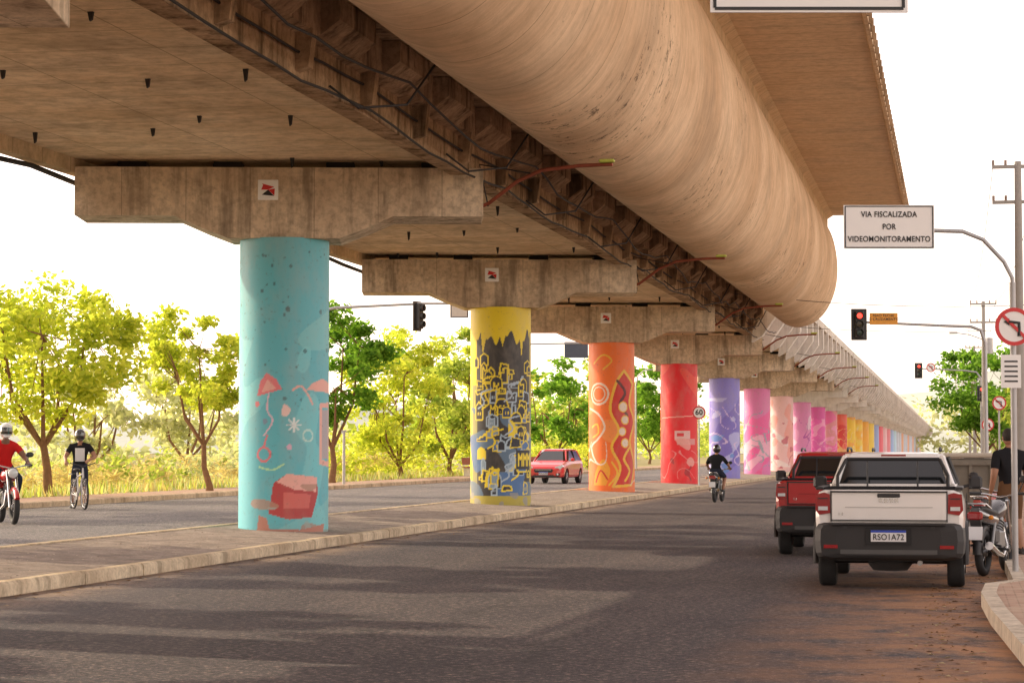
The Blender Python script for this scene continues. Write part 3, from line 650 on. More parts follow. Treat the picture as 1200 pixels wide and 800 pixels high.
for (x,y,h) in UP:
    b=MB(); b.tube([(0,0,0),(0,0,h)],[.16,.1],WOODP,10)
    for z,L in ((h-.15,.75),(h-1.2,.75)):
        b.box((0,0,z),(L*2,.09,.1),WOODP)
        for q in(-1,-.5,.5,1): b.cyl((q*L*.95,0,z+.05),(q*L*.95,0,z+.2),.04,S('insulator',(.3,.22,.18),.3))
    if y>100:
        b.cyl((.3,-.05,h-3),(.3,-.05,h-2.1),.22,STEEL)
        b.tube([(0,0,h-2.2),(-.8,0,h-1.9),(-1.5,0,h-1.8)],.03,STEEL,6); b.box((-1.7,0,h-1.8),(.5,.18,.1),STEEL,ch=.03)
    b.build('utility_pole',(x,y,.14))
b=MB()
for (a,c) in zip(UP[:-1],UP[1:]):
    for q in(-.7,.7):
        P0=Vector((a[0]+q,a[1],a[2]+.2));P1=Vector((c[0]+q,c[1],c[2]+.2))
        b.tube([P0.lerp(P1,t/10)-Vector((0,0,1.0*4*(t/10)*(1-t/10))) for t in range(11)],.012,BLKP,4,False)
for (P0,P1,sg) in (((-8,84,7.4),(8,80,7.0),.5),((-8,110,7.6),(8,100,7.2),.4)):
    P0=Vector(P0);P1=Vector(P1); b.tube([P0.lerp(P1,t/10)-Vector((0,0,sg*4*(t/10)*(1-t/10))) for t in range(11)],.015,BLKP,4,False)
b.build('overhead_wires')
WD=S('bench_paint',(.35,.12,.07),.7)
for k in range(3):
    b=MB(); b.box((0,0,.45),(1.8,.42,.06),WD); b.box((0,.22,.75),(1.8,.05,.35),WD,rot=(R_(-10),0,0))
    for q in(-.75,.75): b.box((q,0,.21),(.1,.38,.42),CL)
    b.build('park_bench',(-23.6,112+k*9,.34),R_(60))
b=MB(); DG=S('dumpster_paint',(.20,.18,.145),.7,var=.35,scale=3,bump=.3)
b.prism([(-.92,.15),(-1.0,1.45),(1.0,1.45),(.92,.15)],0,1.5,DG); b.box((0,.75,1.51),(2.14,1.66,.10),S('dumpster_lid_lit',(.50,.45,.37),.7),ch=.03)  # lid is the body colour made paler, light on its top painted in
for k in(-.8,-.4,0,.4,.8): b.box((k,-.03,.8),(.06,.06,1.15),DG)
b.box((0,-.04,1.37),(2.05,.08,.1),DG)
for k in(-.7,.7):
    for yy in(.15,1.35): b.cyl((k-.03,yy,.09),(k+.03,yy,.09),.09,BLKP)
b.build('dumpster',(.28,46,.0))
b=MB(); KW=S('kiosk_wall',(.55,.38,.26),.85,var=.15,scale=2); b.box((0,0,1.3),(3,3.4,2.6),KW); b.box((0,0,2.68),(3.6,4,.14),CL)
b.box((-1.52,0,1.5),(.05,2.2,1.0),S('kiosk_shutter',(.3,.32,.33),.5)); b.box((-1.75,0,.98),(.5,2.4,.06),CL)
b.box((-.4,-1.72,1.05),(.9,.05,2.05),S('kiosk_door',(.15,.22,.3),.5)); b.build('street_kiosk',(6.2,104,.14))
# ---------------------------------------------------------------- vehicles
TYRE=S('tyre',(.025,.025,.026),.75,var=.2,scale=30); RIM=S('alloy',(.4,.4,.41),.35,.8); GLASS=S('tinted_glass',(.012,.014,.016),.06,var=.05,coat=1)
REDL=S('tail_lens',(.30,.006,.010),.15,coat=1); CLR=S('head_lens',(.65,.68,.7),.1,coat=1); PLATE=S('plate',(.75,.76,.78),.4,var=.03); BLUE=S('plate_blue',(.02,.06,.45),.4); CHR=S('chrome',(.6,.6,.6),.2,1)
CLAD=S('cladding',(.026,.025,.026),.6,var=.3,scale=2)
def carpaint(name,col):
    if name in MC: return MC[name]
    m,n,l,b=nm(name); tc=n.new('ShaderNodeTexCoord').outputs['Object']
    sp=n.new('ShaderNodeSeparateXYZ'); l.new(tc,sp.inputs[0])
    mr=n.new('ShaderNodeMapRange'); mr.inputs[1].default_value=1.0; mr.inputs[2].default_value=.35; l.new(sp.outputs[2],mr.inputs[0])
    d=math_(n,l,'MULTIPLY',mr.outputs[0],ramp_(n,l,noise_(n,l,tc,7,4,.7),.3,.75))
    c=mix_(n,l,math_(n,l,'MULTIPLY',d,.35),col,(.36,.27,.19))
    l.new(c,b.inputs['Base Color']); b.inputs['Roughness'].default_value=.3; b.inputs['Coat Weight'].default_value=.8; b.inputs['Coat Roughness'].default_value=.06
    MC[name]=m; return m
def wheel(b,c,R=.32,w=.2,side=1):
    k=w/2
    b.lathe(c,(1,0,0),[(R*.62,-k),(R*.93,-k),(R*.985,-k*.8),(R,-k*.5),(R,k*.5),(R*.985,k*.8),(R*.93,k),(R*.62,k)],TYRE,32)
    b.lathe(c,(1,0,0),[(R*.62,-k),(R*.6,-k*.6),(R*.6,k*.6),(R*.62,k)],RIM,32)
    b.lathe((c[0]+side*k*.3,c[1],c[2]),(side,0,0),[(0,.0),(R*.6,0)],BLKP,24,False)
    for i in range(5):
        a=2*math.pi*i/5; d_=Vector((0,math.cos(a),math.sin(a))); p=Vector(c)+Vector((side*k*.75,0,0))
        b.tube([p+d_*.03,p+d_*R*.6],[.032,.024],RIM,6)
    b.lathe((c[0]+side*k*.6,c[1],c[2]),(side,0,0),[(.06,0),(.05,.03),(0,.035)],RIM,12)
def ring8(w,y,zb,zt,rb=.14,rt=.1,tw=None):
    tw=tw or w*.95
    h=[(w*.80,zb),(w*.95,zb+rb*.35),(w*.985,zb+rb),(w,zb+(zt-zb)*.5),(w*.99,zt-rt*1.4),(tw,zt-rt*.35),(tw-.07,zt)]
    return [(x,y,z) for x,z in h]+[(-x,y,z) for x,z in reversed(h)]
def body_cut(rings,mat,axles,r,zc):
    t=MB(); t.loft(rings,mat); o=t.build('tmp'); c=MB()
    for ya in axles: c.lathe((0,ya,zc),(1,0,0),[(0,-1.2),(r,-1.2),(r,1.2),(0,1.2)],BLKP,32,False)
    k=c.build('tmpc')
    for ob_ in (o,k):
        bm=bmesh.new(); bm.from_mesh(ob_.data); bmesh.ops.remove_doubles(bm,verts=bm.verts,dist=1e-4); bmesh.ops.recalc_face_normals(bm,faces=bm.faces); bm.to_mesh(ob_.data); bm.free()
    m=o.modifiers.new('b','BOOLEAN'); m.object=k; m.operation='DIFFERENCE'; m.solver='EXACT'
    dg=bpy.context.evaluated_depsgraph_get(); me=bpy.data.meshes.new_from_object(o.evaluated_get(dg))
    bpy.data.objects.remove(o); bpy.data.objects.remove(k); return me
def rr(x,y0,y1,z,c=.08): return [(x-c,y0,z),(x,y0+c,z),(x,y1-c*2,z),(x-c*2.2,y1,z),(-x+c*2.2,y1,z),(-x,y1-c*2,z),(-x,y0+c,z),(-x+c,y0,z)]
def pickup(name,col,loc,rz,plate):
    b=MB(); BP=carpaint('car_paint_'+name+str(col[1]),col)
    rings=[ring8(.80,0,.55,1.13,.05,.06),ring8(.845,.05,.5,1.15,.1,.08),ring8(.862,.3,.4,1.155),ring8(.868,1.2,.34,1.15),ring8(.868,3.0,.34,1.06),ring8(.86,3.55,.36,1.03),ring8(.83,4.05,.4,.94),ring8(.74,4.35,.42,.82),ring8(.6,4.45,.45,.72)]
    me=body_cut(rings,BP,(.78,3.5),.385,.34)
    b.mesh(me,[BP],faceMat=lambda c:CLAD if c.z<.46 else BP)
    for i in range(len(b.s)): b.s[i]=False
    for r0,r1,mt in ((rr(.775,1.36,3.55,1.08),rr(.765,1.4,3.35,1.2),BP),(rr(.765,1.4,3.35,1.2),rr(.63,1.62,2.75,1.51),GLASS),(rr(.63,1.62,2.75,1.51),rr(.59,1.68,2.66,1.565),BP),(rr(.59,1.68,2.66,1.565),rr(.45,1.8,2.5,1.585),BP)):
        b.loft([r0,r1],mt,cap=False,smooth=False)
    b.add(rr(.45,1.8,2.5,1.585),[tuple(range(8))],BP)
    for s in(-1,1):
        b.tube([(s*.70,1.37,1.18),(s*.585,1.6,1.53)],[.045,.035],BP,6); b.tube([(s*.60,3.3,1.18),(s*.48,2.72,1.53)],.03,BP,6)
        b.tube([(s*.765,2.45,1.18),(s*.64,2.35,1.52)],.035,BLKP,6)
        b.tube([(s*.56,1.7,1.60),(s*.56,1.78,1.635),(s*.56,2.5,1.635),(s*.56,2.6,1.60)],.016,BLKP,6)
        b.box((s*.80,.7,1.165),(.09,1.3,.035),CLAD,ch=.01)
        b.tube([(s*.66,1.22,1.16),(s*.66,1.26,1.3),(s*.56,1.36,1.5)],.022,BLKP,6)
        b.prism([(s*.67,.88),(s*.675,1.1),(s*.74,1.118),(s*.83,1.1),(s*.846,.92),(s*.80,.86)],-.018,.1,REDL)
        b.box((s*.755,-.022,.935),(.11,.012,.045),CLR); b.box((s*.755,-.022,1.05),(.11,.01,.012),BLKP)
        b.tube([(s*.78,2.95,1.13),(s*.93,2.93,1.17)],.02,BLKP,6); b.box((s*.985,2.93,1.2),(.17,.1,.16),BLKP,ch=.03)
        for ya in(.78,3.5):
            b.tube([(s*.868,ya+.41*math.cos(a),.34+.41*math.sin(a)) for a in np.linspace(-.15,math.pi+.15,16)],.035,CLAD,6)
            wheel(b,(s*.75,ya,.31),.31,.2,s)
        b.box((s*.85,2.15,.42),(.05,1.9,.16),CLAD,ch=.02)
        b.box((s*.874,1.85,.98),(.02,.16,.03),BLKP)
        b.box((s*.872,2.42,.8),(.006,.012,.55),BLKP); b.box((s*.872,1.42,.8),(.006,.012,.55),BLKP)
        b.prism([(s*.40,.62),(s*.45,.8),(s*.78,.86),(s*.80,.72)],4.2,4.4,CLR)
    b.tube([(-.56,1.36,1.5),(.56,1.36,1.5)],.022,BLKP,6)
    b.box((0,1.66,1.545),(.3,.03,.025),REDL)
    for q in(-.3,.3): b.tube([(q,1.24,1.17),(q,1.36,1.5)],.012,BLKP,5)
    b.box((0,.69,1.163),(1.5,1.28,.02),S('tonneau',(.03,.03,.032),.8,bump=.3))
    b.box((0,-.012,.965),(1.32,.03,.37),BP,ch=.012); b.box((0,-.03,1.128),(1.34,.03,.02),BLKP); b.box((0,-.032,1.085),(.26,.02,.045),BLKP,ch=.008)
    b.box((0,-.03,.80),(1.34,.012,.012),BLKP)
    for s in (-1,1): b.box((s*.664,-.012,.96),(.008,.034,.36),BLKP)
    b.box((0,-.029,.95),(1.0,.008,.010),S('crease_shade'+str(col[1]),tuple(q*.6 for q in col),.4))  # darkened body colour draws the shade line of a tailgate crease
    for k in range(4): b.box((-.09+.06*k,-.031,1.03),(.04,.006,.045),CHR)
    b.text('1.3',.045,CHR,(-.55,-.031,.87),bold=.0008)
    b.loft([ring8(.60,-.17,.40,.74,.06,.05),ring8(.78,-.15,.37,.76,.06,.05),ring8(.85,-.05,.34,.77,.08,.05),ring8(.872,.25,.34,.77,.08,.05)],CLAD,smooth=False)
    b.box((0,-.175,.62),(.52,.02,.2),S('recess_shade',(.015,.015,.016),.7)); b.box((0,-.19,.625),(.40,.012,.13),PLATE); b.box((0,-.197,.677),(.40,.004,.026),BLUE)  # darker raised panel, the shade of a plate recess put into its colour
    b.text(plate,.098,BLK,(0,-.2,.61),bold=.001,sx=.85)
    b.box((0,-.15,.76),(1.3,.14,.02),CLAD); b.box((0,-.172,.44),(1.1,.02,.05),S('skid',(.08,.08,.08),.5))
    for s in(-1,1): b.box((s*.66,-.172,.5),(.16,.02,.04),REDL); b.box((s*.5,-.17,.72),(.05,.02,.03),BLKP)
    b.box((0,.5,.36),(1.2,1.0,.06),BLKP); b.cyl((-.7,.78,.31),(.7,.78,.31),.045,BLKP); b.cyl((.35,-.02,.31),(.35,.5,.33),.03,STEEL)
    b.lathe((0,.35,.30),(0,0,1),[(0,-.09),(.2,-.09),(.27,0),(.2,.09),(0,.09)],TYRE,20)
    b.box((0,4.4,.62),(1.0,.08,.2),BLKP,ch=.02); b.box((0,4.38,.48),(1.3,.12,.14),CLAD,ch=.03)
    return b.build(name,loc,rz,bevel=.004)
pickup('pickup_truck',(.86,.84,.81),(-.77,26.75,0),R_(-.5),'RSO1A72')
pickup('pickup_truck',(.42,.006,.010),(-1.86,34.9,0),R_(0),'PIX4B21')
def hatch(name,col,loc,rz):
    b=MB(); BP=carpaint('hatch_paint'+str(col[0]),col)
    rings=[ring8(.60,0,.36,.62,.06,.06),ring8(.76,.08,.28,.72,.06,.06),ring8(.84,.3,.25,.82),ring8(.86,.8,.24,.93),ring8(.865,1.5,.24,.98),ring8(.865,3.2,.24,1.0),ring8(.84,3.75,.3,.98),ring8(.76,3.95,.38,.9)]
    me=body_cut(rings,BP,(.78,3.25),.36,.31); b.mesh(me,[BP]); b.s=[False]*len(b.s)
    def r2(x,y0,y1,z,c=.12): return [(x-c*1.6,y0,z),(x,y0+c*2,z),(x,y1-c,z),(x-c,y1,z),(-x+c,y1,z),(-x,y1-c,z),(-x,y0+c*2,z),(-x+c*1.6,y0,z)]
    b.loft([r2(.80,.98,3.85,.93),r2(.78,1.1,3.8,.99)],BP,False,False); b.loft([r2(.78,1.1,3.8,.99),r2(.62,1.72,3.5,1.40)],GLASS,False,False)
    b.loft([r2(.62,1.72,3.5,1.40),r2(.57,1.82,3.4,1.465),r2(.4,2.0,3.2,1.49)],BP,False,False); b.add(r2(.4,2.0,3.2,1.49),[tuple(range(8))],BP)
    for s in(-1,1):
        b.tube([(s*.70,1.2,.97),(s*.55,1.76,1.41)],.035,BP,6); b.tube([(s*.785,2.5,.97),(s*.63,2.5,1.42)],.03,BLKP,6); b.tube([(s*.76,3.7,.97),(s*.6,3.45,1.41)],.05,BP,6)
        b.prism([(s*.42,.62),(s*.5,.72),(s*.80,.82),(s*.84,.72),(s*.72,.62)],.045,.3,CLR); b.box((s*.62,.02,.40),(.18,.06,.1),BLKP,ch=.02); b.sphere((s*.62,.0,.40),(.05,.03,.05),CLR,8,6)
        b.tube([(s*.8,1.35,.98),(s*.92,1.33,1.0)],.02,BLKP,6); b.box((s*.96,1.33,1.03),(.16,.09,.13),BP,ch=.03)
        for ya in(.78,3.25): wheel(b,(s*.75,ya,.30),.30,.19,s)
    b.prism([(-.42,.56),(-.36,.48),(.36,.48),(.42,.56),(.38,.64),(-.38,.64)],-.02,.1,BLKP); b.box((0,-.03,.60),(.7,.02,.02),CHR); b.prism([(-.5,.28),(-.42,.42),(.42,.42),(.5,.28)],.0,.2,BLKP)
    b.box((0,-.04,.45),(.4,.012,.13),PLATE); b.box((0,-.048,.5),(.4,.004,.026),BLUE); b.text('PIA2C88',.1,BLK,(0,-.05,.44))
    b.box((0,.02,.30),(1.3,.1,.05),BLKP)
    return b.build(name,loc,rz,bevel=.004)
hatch('car',(.66,.012,.02),(-17.25,95.5,.2),R_(-4))
hatch('car',(.62,.62,.6),(1.0,120,.0),R_(180))
hatch('car',(.10,.11,.12),(-4.5,190,.0),R_(180))
def motorcycle(b,col,s=1):
    BP=S('moto_paint'+str(col),col,.25,coat=.8); ENG=S('engine_metal',(.22,.22,.22),.4,.8); SEAT=S('seat_vinyl',(.02,.02,.02),.6)
    for y in(0,1.3):
        b.torus((0,y,.3),(1,0,0),.25,.055,TYRE,28,8); b.torus((0,y,.3),(1,0,0),.215,.014,RIM,28,6); b.lathe((0,y,.3),(1,0,0),[(0,-.05),(.05,-.05),(.05,.05),(0,.05)],ENG,12)
        for i in range(12):
            a=2*math.pi*i/12; b.tube([(.03*(-1)**i,y,.3),(0,y+.215*math.cos(a),.3+.215*math.sin(a))],.004,CHR,4,False)
    for q in(-.075,.075):
        b.tube([(q,1.3,.3),(q,1.08,.78),(q*1.1,1.0,.95)],.022,CHR,8); b.tube([(q*1.3,0,.3),(q*1.3,.22,.68)],.028,ENG,8); b.tube([(q,0,.3),(q,.45,.36)],.02,BLKP,6)
    b.tube([(0,.98,.85),(0,.75,.72),(0,.3,.70),(0,-.2,.78)],[.03,.035,.03,.02],BLKP,8); b.tube([(0,.92,.8),(0,.8,.35),(0,.4,.28)],.025,BLKP,8)
    b.loft([[(x*w,y,zc+z*h) for x,z in ((1,0),(.8,.7),(.35,1),(-.35,1),(-.8,.7),(-1,0),(-.8,-.8),(.8,-.8))] for y,w,zc,h in ((.95,.05,.86,.05),(.86,.12,.86,.1),(.68,.15,.84,.12),(.5,.1,.79,.07),(.42,.06,.77,.04))],BP)
    b.loft([[(x*w,y,zc+z*.045) for x,z in ((1,0),(.8,.9),(-.8,.9),(-1,0),(-.7,-1),(.7,-1))] for y,w,zc in ((.5,.09,.80),(.3,.13,.79),(.05,.13,.82),(-.22,.1,.86),(-.3,.06,.86))],SEAT)
    b.loft([[(x*w,y,zc+z*.07) for x,z in ((1,0),(.8,.9),(-.8,.9),(-1,0),(-.7,-1),(.7,-1))] for y,w,zc in ((.4,.12,.7),(.1,.14,.72),(-.25,.11,.77),(-.42,.06,.82))],BP)
    b.box((0,-.42,.78),(.2,.06,.1),REDL,ch=.02); b.tube([(.09,.1,.85),(.11,-.3,.93),(-.11,-.3,.93),(-.09,.1,.85)],.014,CHR,6)
    b.box((0,-.46,.56),(.2,.01,.17),PLATE,rot=(R_(-12),0,0)); b.box((0,-.36,.6),(.14,.03,.34),BLKP,rot=(R_(20),0,0))
    for q in(-1,1): b.sphere((q*.19,-.36,.76),(.035,.03,.03),S('amber',(.7,.25,.02),.2),8,6); b.tube([(q*.05,-.36,.76),(q*.17,-.36,.76)],.008,BLKP,5)
    b.box((0,.62,.45),(.22,.36,.26),ENG,ch=.04); b.cyl((0,.68,.5),(0,.82,.72),.08,ENG); b.box((0,.3,.5),(.24,.28,.22),BLKP,ch=.04)
    for k in range(4): b.lathe((0,.72+k*.02,.56+k*.035),(0,.5,.86),[(0,-.004),(.1,-.004),(.1,.004),(0,.004)],ENG,12,False)
    b.tube([(.06,.85,.6),(.1,.92,.35),(.12,.6,.24),(.14,.1,.3),(.15,-.3,.4)],[.018,.018,.022,.05,.055],CHR,10)
    b.tube([(0,1.3+.32*math.cos(a),.3+.32*math.sin(a)) for a in np.linspace(.5,2.7,9)],.05,BP,6)
    b.tube([(0,.32*math.cos(a),.3+.32*math.sin(a)) for a in np.linspace(1.1,3.2,8)],.06,BLKP,6)
    b.tube([(-.38,.90,1.04),(-.2,.98,1.03),(0,1.0,.98),(.2,.98,1.03),(.38,.90,1.04)],.014,CHR,8)
    for q in(-1,1):
        b.tube([(q*.25,.95,1.04),(q*.39,.89,1.04)],.02,BLKP,8); b.tube([(q*.24,.97,1.04),(q*.32,.96,1.2)],.008,BLKP,5); b.sphere((q*.33,.96,1.23),(.075,.02,.05),BLKP,10,6)
        b.tube([(q*.08,.5,.34),(q*.22,.5,.32)],.018,BLKP,6); b.tube([(q*.08,.18,.4),(q*.2,.14,.38)],.014,BLKP,6)
    b.sphere((0,1.1,.9),(.11,.1,.11),BLKP,12,8); b.sphere((0,1.16,.9),(.09,.05,.09),CLR,12,8)
def bicycle(b,col):
    BP=S('bike_frame',col,.35)
    for y in(0,1.02):
        b.torus((0,y,.34),(1,0,0),.315,.022,TYRE,32,6); b.torus((0,y,.34),(1,0,0),.29,.01,RIM,32,6)
        for i in range(16):
            a=2*math.pi*i/16; b.tube([(.025*(-1)**i,y,.34),(0,y+.29*math.cos(a),.34+.29*math.sin(a))],.003,CHR,4,False)
    b.tube([(0,.42,.3),(0,.3,.82)],.017,BP); b.tube([(0,.42,.3),(0,.86,.74)],.02,BP); b.tube([(0,.33,.72),(0,.84,.8)],.017,BP); b.tube([(0,.88,.7),(0,.83,.92)],.02,BP)
    for q in(-.05,.05): b.tube([(q,0,.34),(q*.4,.42,.3)],.01,BP); b.tube([(q,0,.34),(q*.4,.33,.72)],.009,BP); b.tube([(q,1.02,.34),(q,.9,.68)],.012,BP)
    b.tube([(-.28,.78,1.03),(-.1,.88,.98),(0,.84,.95),(.1,.88,.98),(.28,.78,1.03)],.012,BLKP); b.sphere((0,.24,.88),(.08,.14,.035),BLKP,12,6)
    b.lathe((.04,.42,.3),(1,0,0),[(0,0),(.09,0),(.09,.006),(0,.006)],STEEL,20,False); b.tube([(.06,.42,.3),(.08,.42,.14)],.012,STEEL); b.tube([(-.06,.42,.3),(-.08,.42,.46)],.012,STEEL)
    b.box((.12,.42,.14),(.08,.09,.02),BLKP); b.box((-.12,.42,.46),(.08,.09,.02),BLKP); b.box((0,-.02,.78),(.16,.34,.03),BLKP)
# ---------------------------------------------------------------- people
SKIN=S('skin',(.34,.17,.10),.55,var=.08); SKIND=S('skin_dark',(.20,.10,.06),.55,var=.08); HAIR=S('hair',(.02,.014,.01),.7)
def hand(b,wr,dr,nrm,side,curl,mat):
    dr=Vector(dr).normalized(); nrm=Vector(nrm); nrm=(nrm-dr*nrm.dot(dr)).normalized(); lat=dr.cross(nrm)*side; wr=Vector(wr)
    b.loft([[wr+dr*t+lat*(w_*math.cos(a))+nrm*(h*math.sin(a)) for a in np.linspace(0,2*math.pi,10,endpoint=False)] for t,w_,h in ((-.01,.026,.02),(.03,.036,.017),(.07,.042,.015),(.092,.038,.012))],mat)
    for k,L in enumerate((.066,.078,.072,.056)):
        p=wr+dr*.088+lat*(.03-.02*k); d_=dr.copy(); pts=[p-dr*.01,p]
        for q in (.45,.32,.23):
            d_=(d_*math.cos(curl)+nrm*math.sin(curl)).normalized() if q==.45 else (d_+nrm*math.tan(min(curl,.9))).normalized()
            p=p+d_*L*q; pts.append(p)
        b.tube(pts,[.0095,.0095,.009,.008,.0065],mat,7)
    p=wr+dr*.03+lat*.034; d_=(dr*.6+lat*.7+nrm*.3).normalized()
    b.tube([p-d_*.015,p+d_*.025,p+d_*.04+dr*.015+nrm*.01,p+d_*.045+dr*.035+nrm*.02],[.013,.012,.010,.007],mat,7)
def person(b,J,shirt,sleeve,pants,calf,shoe,skin,head='hair',hc=None,curl=.5,yaw=0):
    names=list(J.keys()); V_=[Vector(J[k]) for k in names]
    ed=[('pelvis','waist'),('waist','chest'),('chest','neck'),('neck','skull'),('chest','shL'),('shL','elL'),('elL','wrL'),('chest','shR'),('shR','elR'),('elR','wrR'),
        ('pelvis','hipL'),('hipL','knL'),('knL','anL'),('anL','toL'),('pelvis','hipR'),('hipR','knR'),('knR','anR'),('anR','toR')]
    rad=dict(pelvis=.15,waist=.135,chest=.165,neck=.062,skull=.052,sh=.082,el=.05,wr=.032,hip=.11,kn=.07,an=.045,to=.036)
    me=bpy.data.meshes.new('p'); me.from_pydata(V_,[(names.index(a),names.index(c)) for a,c in ed],[])
    ob=bpy.data.objects.new('p',me); scene.collection.objects.link(ob); ob.modifiers.new('s','SKIN')
    sv=me.skin_vertices[0].data
    for i,k in enumerate(names):
        r=rad.get(k) or rad[k[:-1]]
        sv[i].radius=(r,r*(.8 if k in('chest','waist','pelvis') else 1)); sv[i].use_root=(k=='pelvis')
    ss=ob.modifiers.new('u','SUBSURF'); ss.levels=2; ss.render_levels=2
    dg=bpy.context.evaluated_depsgraph_get(); m2=bpy.data.meshes.new_from_object(ob.evaluated_get(dg))
    seg=[(Vector(J[a]),Vector(J[c]),a,c) for a,c in ed]
    def fm(p):
        best=None
        for A,B,a,c in seg:
            t=max(0,min(1,(p-A).dot(B-A)/max(1e-9,(B-A).length_squared))); q=(p-A-(B-A)*t).length/( (rad.get(a) or rad[a[:-1]])*(1-t)+(rad.get(c) or rad[c[:-1]])*t)
            if best is None or q<best[0]: best=(q,a,c,t)
        _,a,c,t=best
        if c=='skull' or (c=='neck' and t>.75): return skin
        if c.startswith('el'): return shirt if t<sleeve[0] else skin
        if c.startswith('wr'): return shirt if sleeve[1] else skin
        if c.startswith('hip') or c.startswith('kn') : return pants
        if c.startswith('an'): return calf
        if c.startswith('to'): return shoe
        if a=='pelvis' and t<.45: return pants
        return shirt
    b.mesh(m2,None,faceMat=fm); bpy.data.objects.remove(ob)
    for s,sg in(('L',-1),('R',1)):
        wr=Vector(J['wr'+s]); el=Vector(J['el'+s]); d_=wr-el
        n_=Vector((-sg,0,0)) if abs(d_.normalized().z)>.6 else Vector((0,0,-1))
        hand(b,wr,d_,n_,sg,curl,skin)
        a=Vector(J['an'+s]); t=Vector(J['to'+s]); f=(t-a); f.z=0; f.normalize(); r=Vector((f.y,-f.x,0)); base=min(a.z,t.z)-.04
        b.loft([[Vector((a.x,a.y,base))+f*u+r*(w_*math.cos(q))+Vector((0,0,h*.5+h*.5*math.sin(q))) for q in np.linspace(0,2*math.pi,10,endpoint=False)] for u,w_,h in ((-.07,.025,.06),(-.05,.038,.09),(.03,.042,.085),(.12,.048,.06),(.18,.04,.045),(.2,.02,.03))],shoe)
    hd=Vector(J['skull'])+Vector((0,.015,.085)); old=b.M.copy(); b.M=b.M@Matrix.Translation(hd)@Matrix.Rotation(yaw,4,'Z')
    def hf(p):
        q=p.copy()
        if q.z<0: k=1+q.z*2.3; q.x*=k; q.y*=(1+q.z*.8)
        return q
    b.sphere((0,0,0),(.076,.095,.12),skin,20,14,fn=hf)
    b.loft([[(x*w_,y,z) for x in(-1,-.3,.3,1)]+[(x*w_,y-.02,z-.012) for x in(1,-1)] for y,w_,z in ((.085,.008,.02),(.105,.012,-.01),(.112,.016,-.028),(.09,.016,-.034))],skin)
    b.sphere((0,.083,-.06),(.026,.01,.008),S('lips',(.3,.08,.07),.5),10,6)
    for s in(-1,1):
        b.sphere((s*.03,.083,.004),(.014,.01,.009),S('eye_white',(.7,.7,.68),.3),8,6); b.sphere((s*.03,.092,.004),(.006,.004,.007),BLK,8,6); b.box((s*.03,.09,.024),(.034,.008,.006),HAIR)
        b.sphere((s*.078,0,-.005),(.012,.02,.032),skin,8,6)
    if head=='hair': 
        b.sphere((0,-.012,.028),(.084,.1,.108),hc or HAIR,18,10,fn=lambda p: p if not(p.y>.045 and p.z<.045) else Vector((p.x,.045,p.z)))
    else:
        b.sphere((0,-.01,.02),(.125,.145,.145),hc,20,12,fn=lambda p: p if not(p.y>.1 and -.09<p.z<.06) else Vector((p.x,.1,p.z)))
        b.loft([[(.118*math.sin(a)*k,.01+.132*math.cos(a)*k,z) for a in np.linspace(-1.15,1.15,9)]+[(.10*math.sin(a)*k,.01+.11*math.cos(a)*k,z) for a in np.linspace(1.15,-1.15,9)] for z,k in((-.045,1),(.01,1.04),(.075,.98))],GLASS,smooth=True)
        b.box((0,.11,-.085),(.12,.05,.05),hc,ch=.015)
    b.M=old
def sym(d_):
    J={}
    for k in('pelvis','waist','chest','neck','skull'): J[k]=d_[k]
    for s,sg in(('L',-1),('R',1)):
        for k in('sh','el','wr','hip','kn','an','to'):
            p=d_.get(k+s) or d_[k]; J[k+s]=(p[0]*sg if (k+s) not in d_ else p[0],p[1],p[2])
    return J
RIDE=dict(pelvis=(0,.20,.95),waist=(0,.24,1.10),chest=(0,.32,1.32),neck=(0,.39,1.49),skull=(0,.42,1.56),sh=(.2,.34,1.39),el=(.34,.52,1.17),wr=(.34,.80,1.08),hip=(.12,.24,.92),kn=(.22,.62,.80),an=(.18,.46,.40),to=(.19,.6,.35))
REDS=S('red_shirt',(.6,.03,.03),.85,bump=.2); DKS=S('black_shirt',(.025,.025,.028),.85,bump=.2); JEAN=S('dark_trousers',(.035,.04,.06),.85,bump=.2); SHOE=S('shoe',(.03,.03,.03),.6); WHS=S('white_shirt',(.7,.7,.7),.85,bump=.2); BRS=S('brown_shorts',(.16,.09,.05),.85); HW=S('helmet_white',(.75,.75,.75),.2,coat=1); HB=S('helmet_black',(.02,.02,.022),.2,coat=1)
b=MB(); motorcycle(b,(.03,.03,.035)); b.build('motorcycle',(-7.4,71,0),R_(-4))
b=MB(); person(b,sym(RIDE),DKS,(.8,False),JEAN,SKIN,SHOE,SKIN,'helmet',HB,.9); b.build('motorcyclist',(-7.4,71,0),R_(-4))
b=MB(); motorcycle(b,(.5,.02,.02)); b.build('motorcycle',(-18.45,42.1,.2),R_(214),1.08)
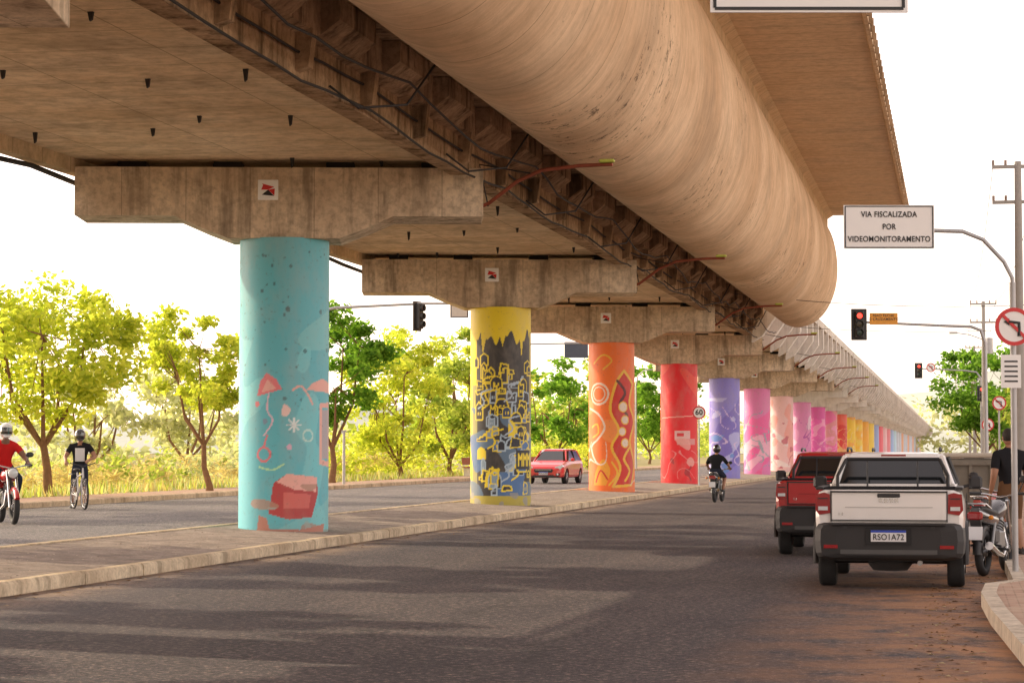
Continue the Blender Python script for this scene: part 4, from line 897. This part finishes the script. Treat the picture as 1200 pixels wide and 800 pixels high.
b=MB(); person(b,sym(RIDE),REDS,(.6,False),JEAN,JEAN,SHOE,SKIND,'helmet',HW,.9); b.build('motorcyclist',(-18.45,42.1,.2),R_(214),1.08)
b=MB(); bicycle(b,(.5,.5,.52)); b.build('bicycle',(-20.95,52.1,.2),R_(215),1.08)
ST=dict(pelvis=(0,0,.94),waist=(0,.01,1.09),chest=(0,.03,1.32),neck=(0,.05,1.48),skull=(0,.07,1.55),sh=(.2,.02,1.39),elL=(-.34,.12,1.16),wrL=(-.22,.34,1.10),elR=(.33,.1,1.15),wrR=(.3,.33,1.05),hip=(.10,0,.92),knL=(-.12,.06,.5),anL=(-.13,-.02,.1),toL=(-.14,.12,.05),knR=(.14,.02,.5),anR=(.16,-.04,.1),toR=(.18,.1,.05))
b=MB(); person(b,sym(ST),DKS,(.55,False),JEAN,SKIN,SHOE,SKIN,'helmet',HB,.8)
b.loft([[(x*.105,.165+.015*(1-x*x)+(z-1.22)*.1,z) for x in np.linspace(-1,1,7)]+[(x*.105,.10,z) for x in np.linspace(1,-1,7)] for z in (1.06,1.2,1.36)],WHS)
b.build('cyclist',(-21.0,52.6,.2),R_(200),1.08)
WK=dict(pelvis=(0,0,.94),waist=(0,.0,1.09),chest=(0,.02,1.32),neck=(0,.03,1.48),skull=(0,.045,1.55),sh=(.2,.01,1.39),elL=(-.27,-.05,1.12),wrL=(-.27,.06,.87),elR=(.27,.03,1.12),wrR=(.26,.16,.88),hipL=(-.1,0,.92),knL=(-.11,.12,.5),anL=(-.1,.0,.1),toL=(-.11,.14,.05),hipR=(.1,0,.92),knR=(.11,.03,.5),anR=(.11,-.12,.1),toR=(.12,.02,.05))
b=MB(); person(b,sym(WK),DKS,(.7,False),BRS,SKIN,SHOE,SKIN,'hair',None,.35); b.build('pedestrian',(.74,32.6,.15),R_(25))
b=MB(); motorcycle(b,(.05,.05,.055)); b.build('motorcycle',(.33,29.9,0),R_(-14))
b=MB(); motorcycle(b,(.45,.05,.03)); b.build('motorcycle',(.38,34.5,0),R_(-12))
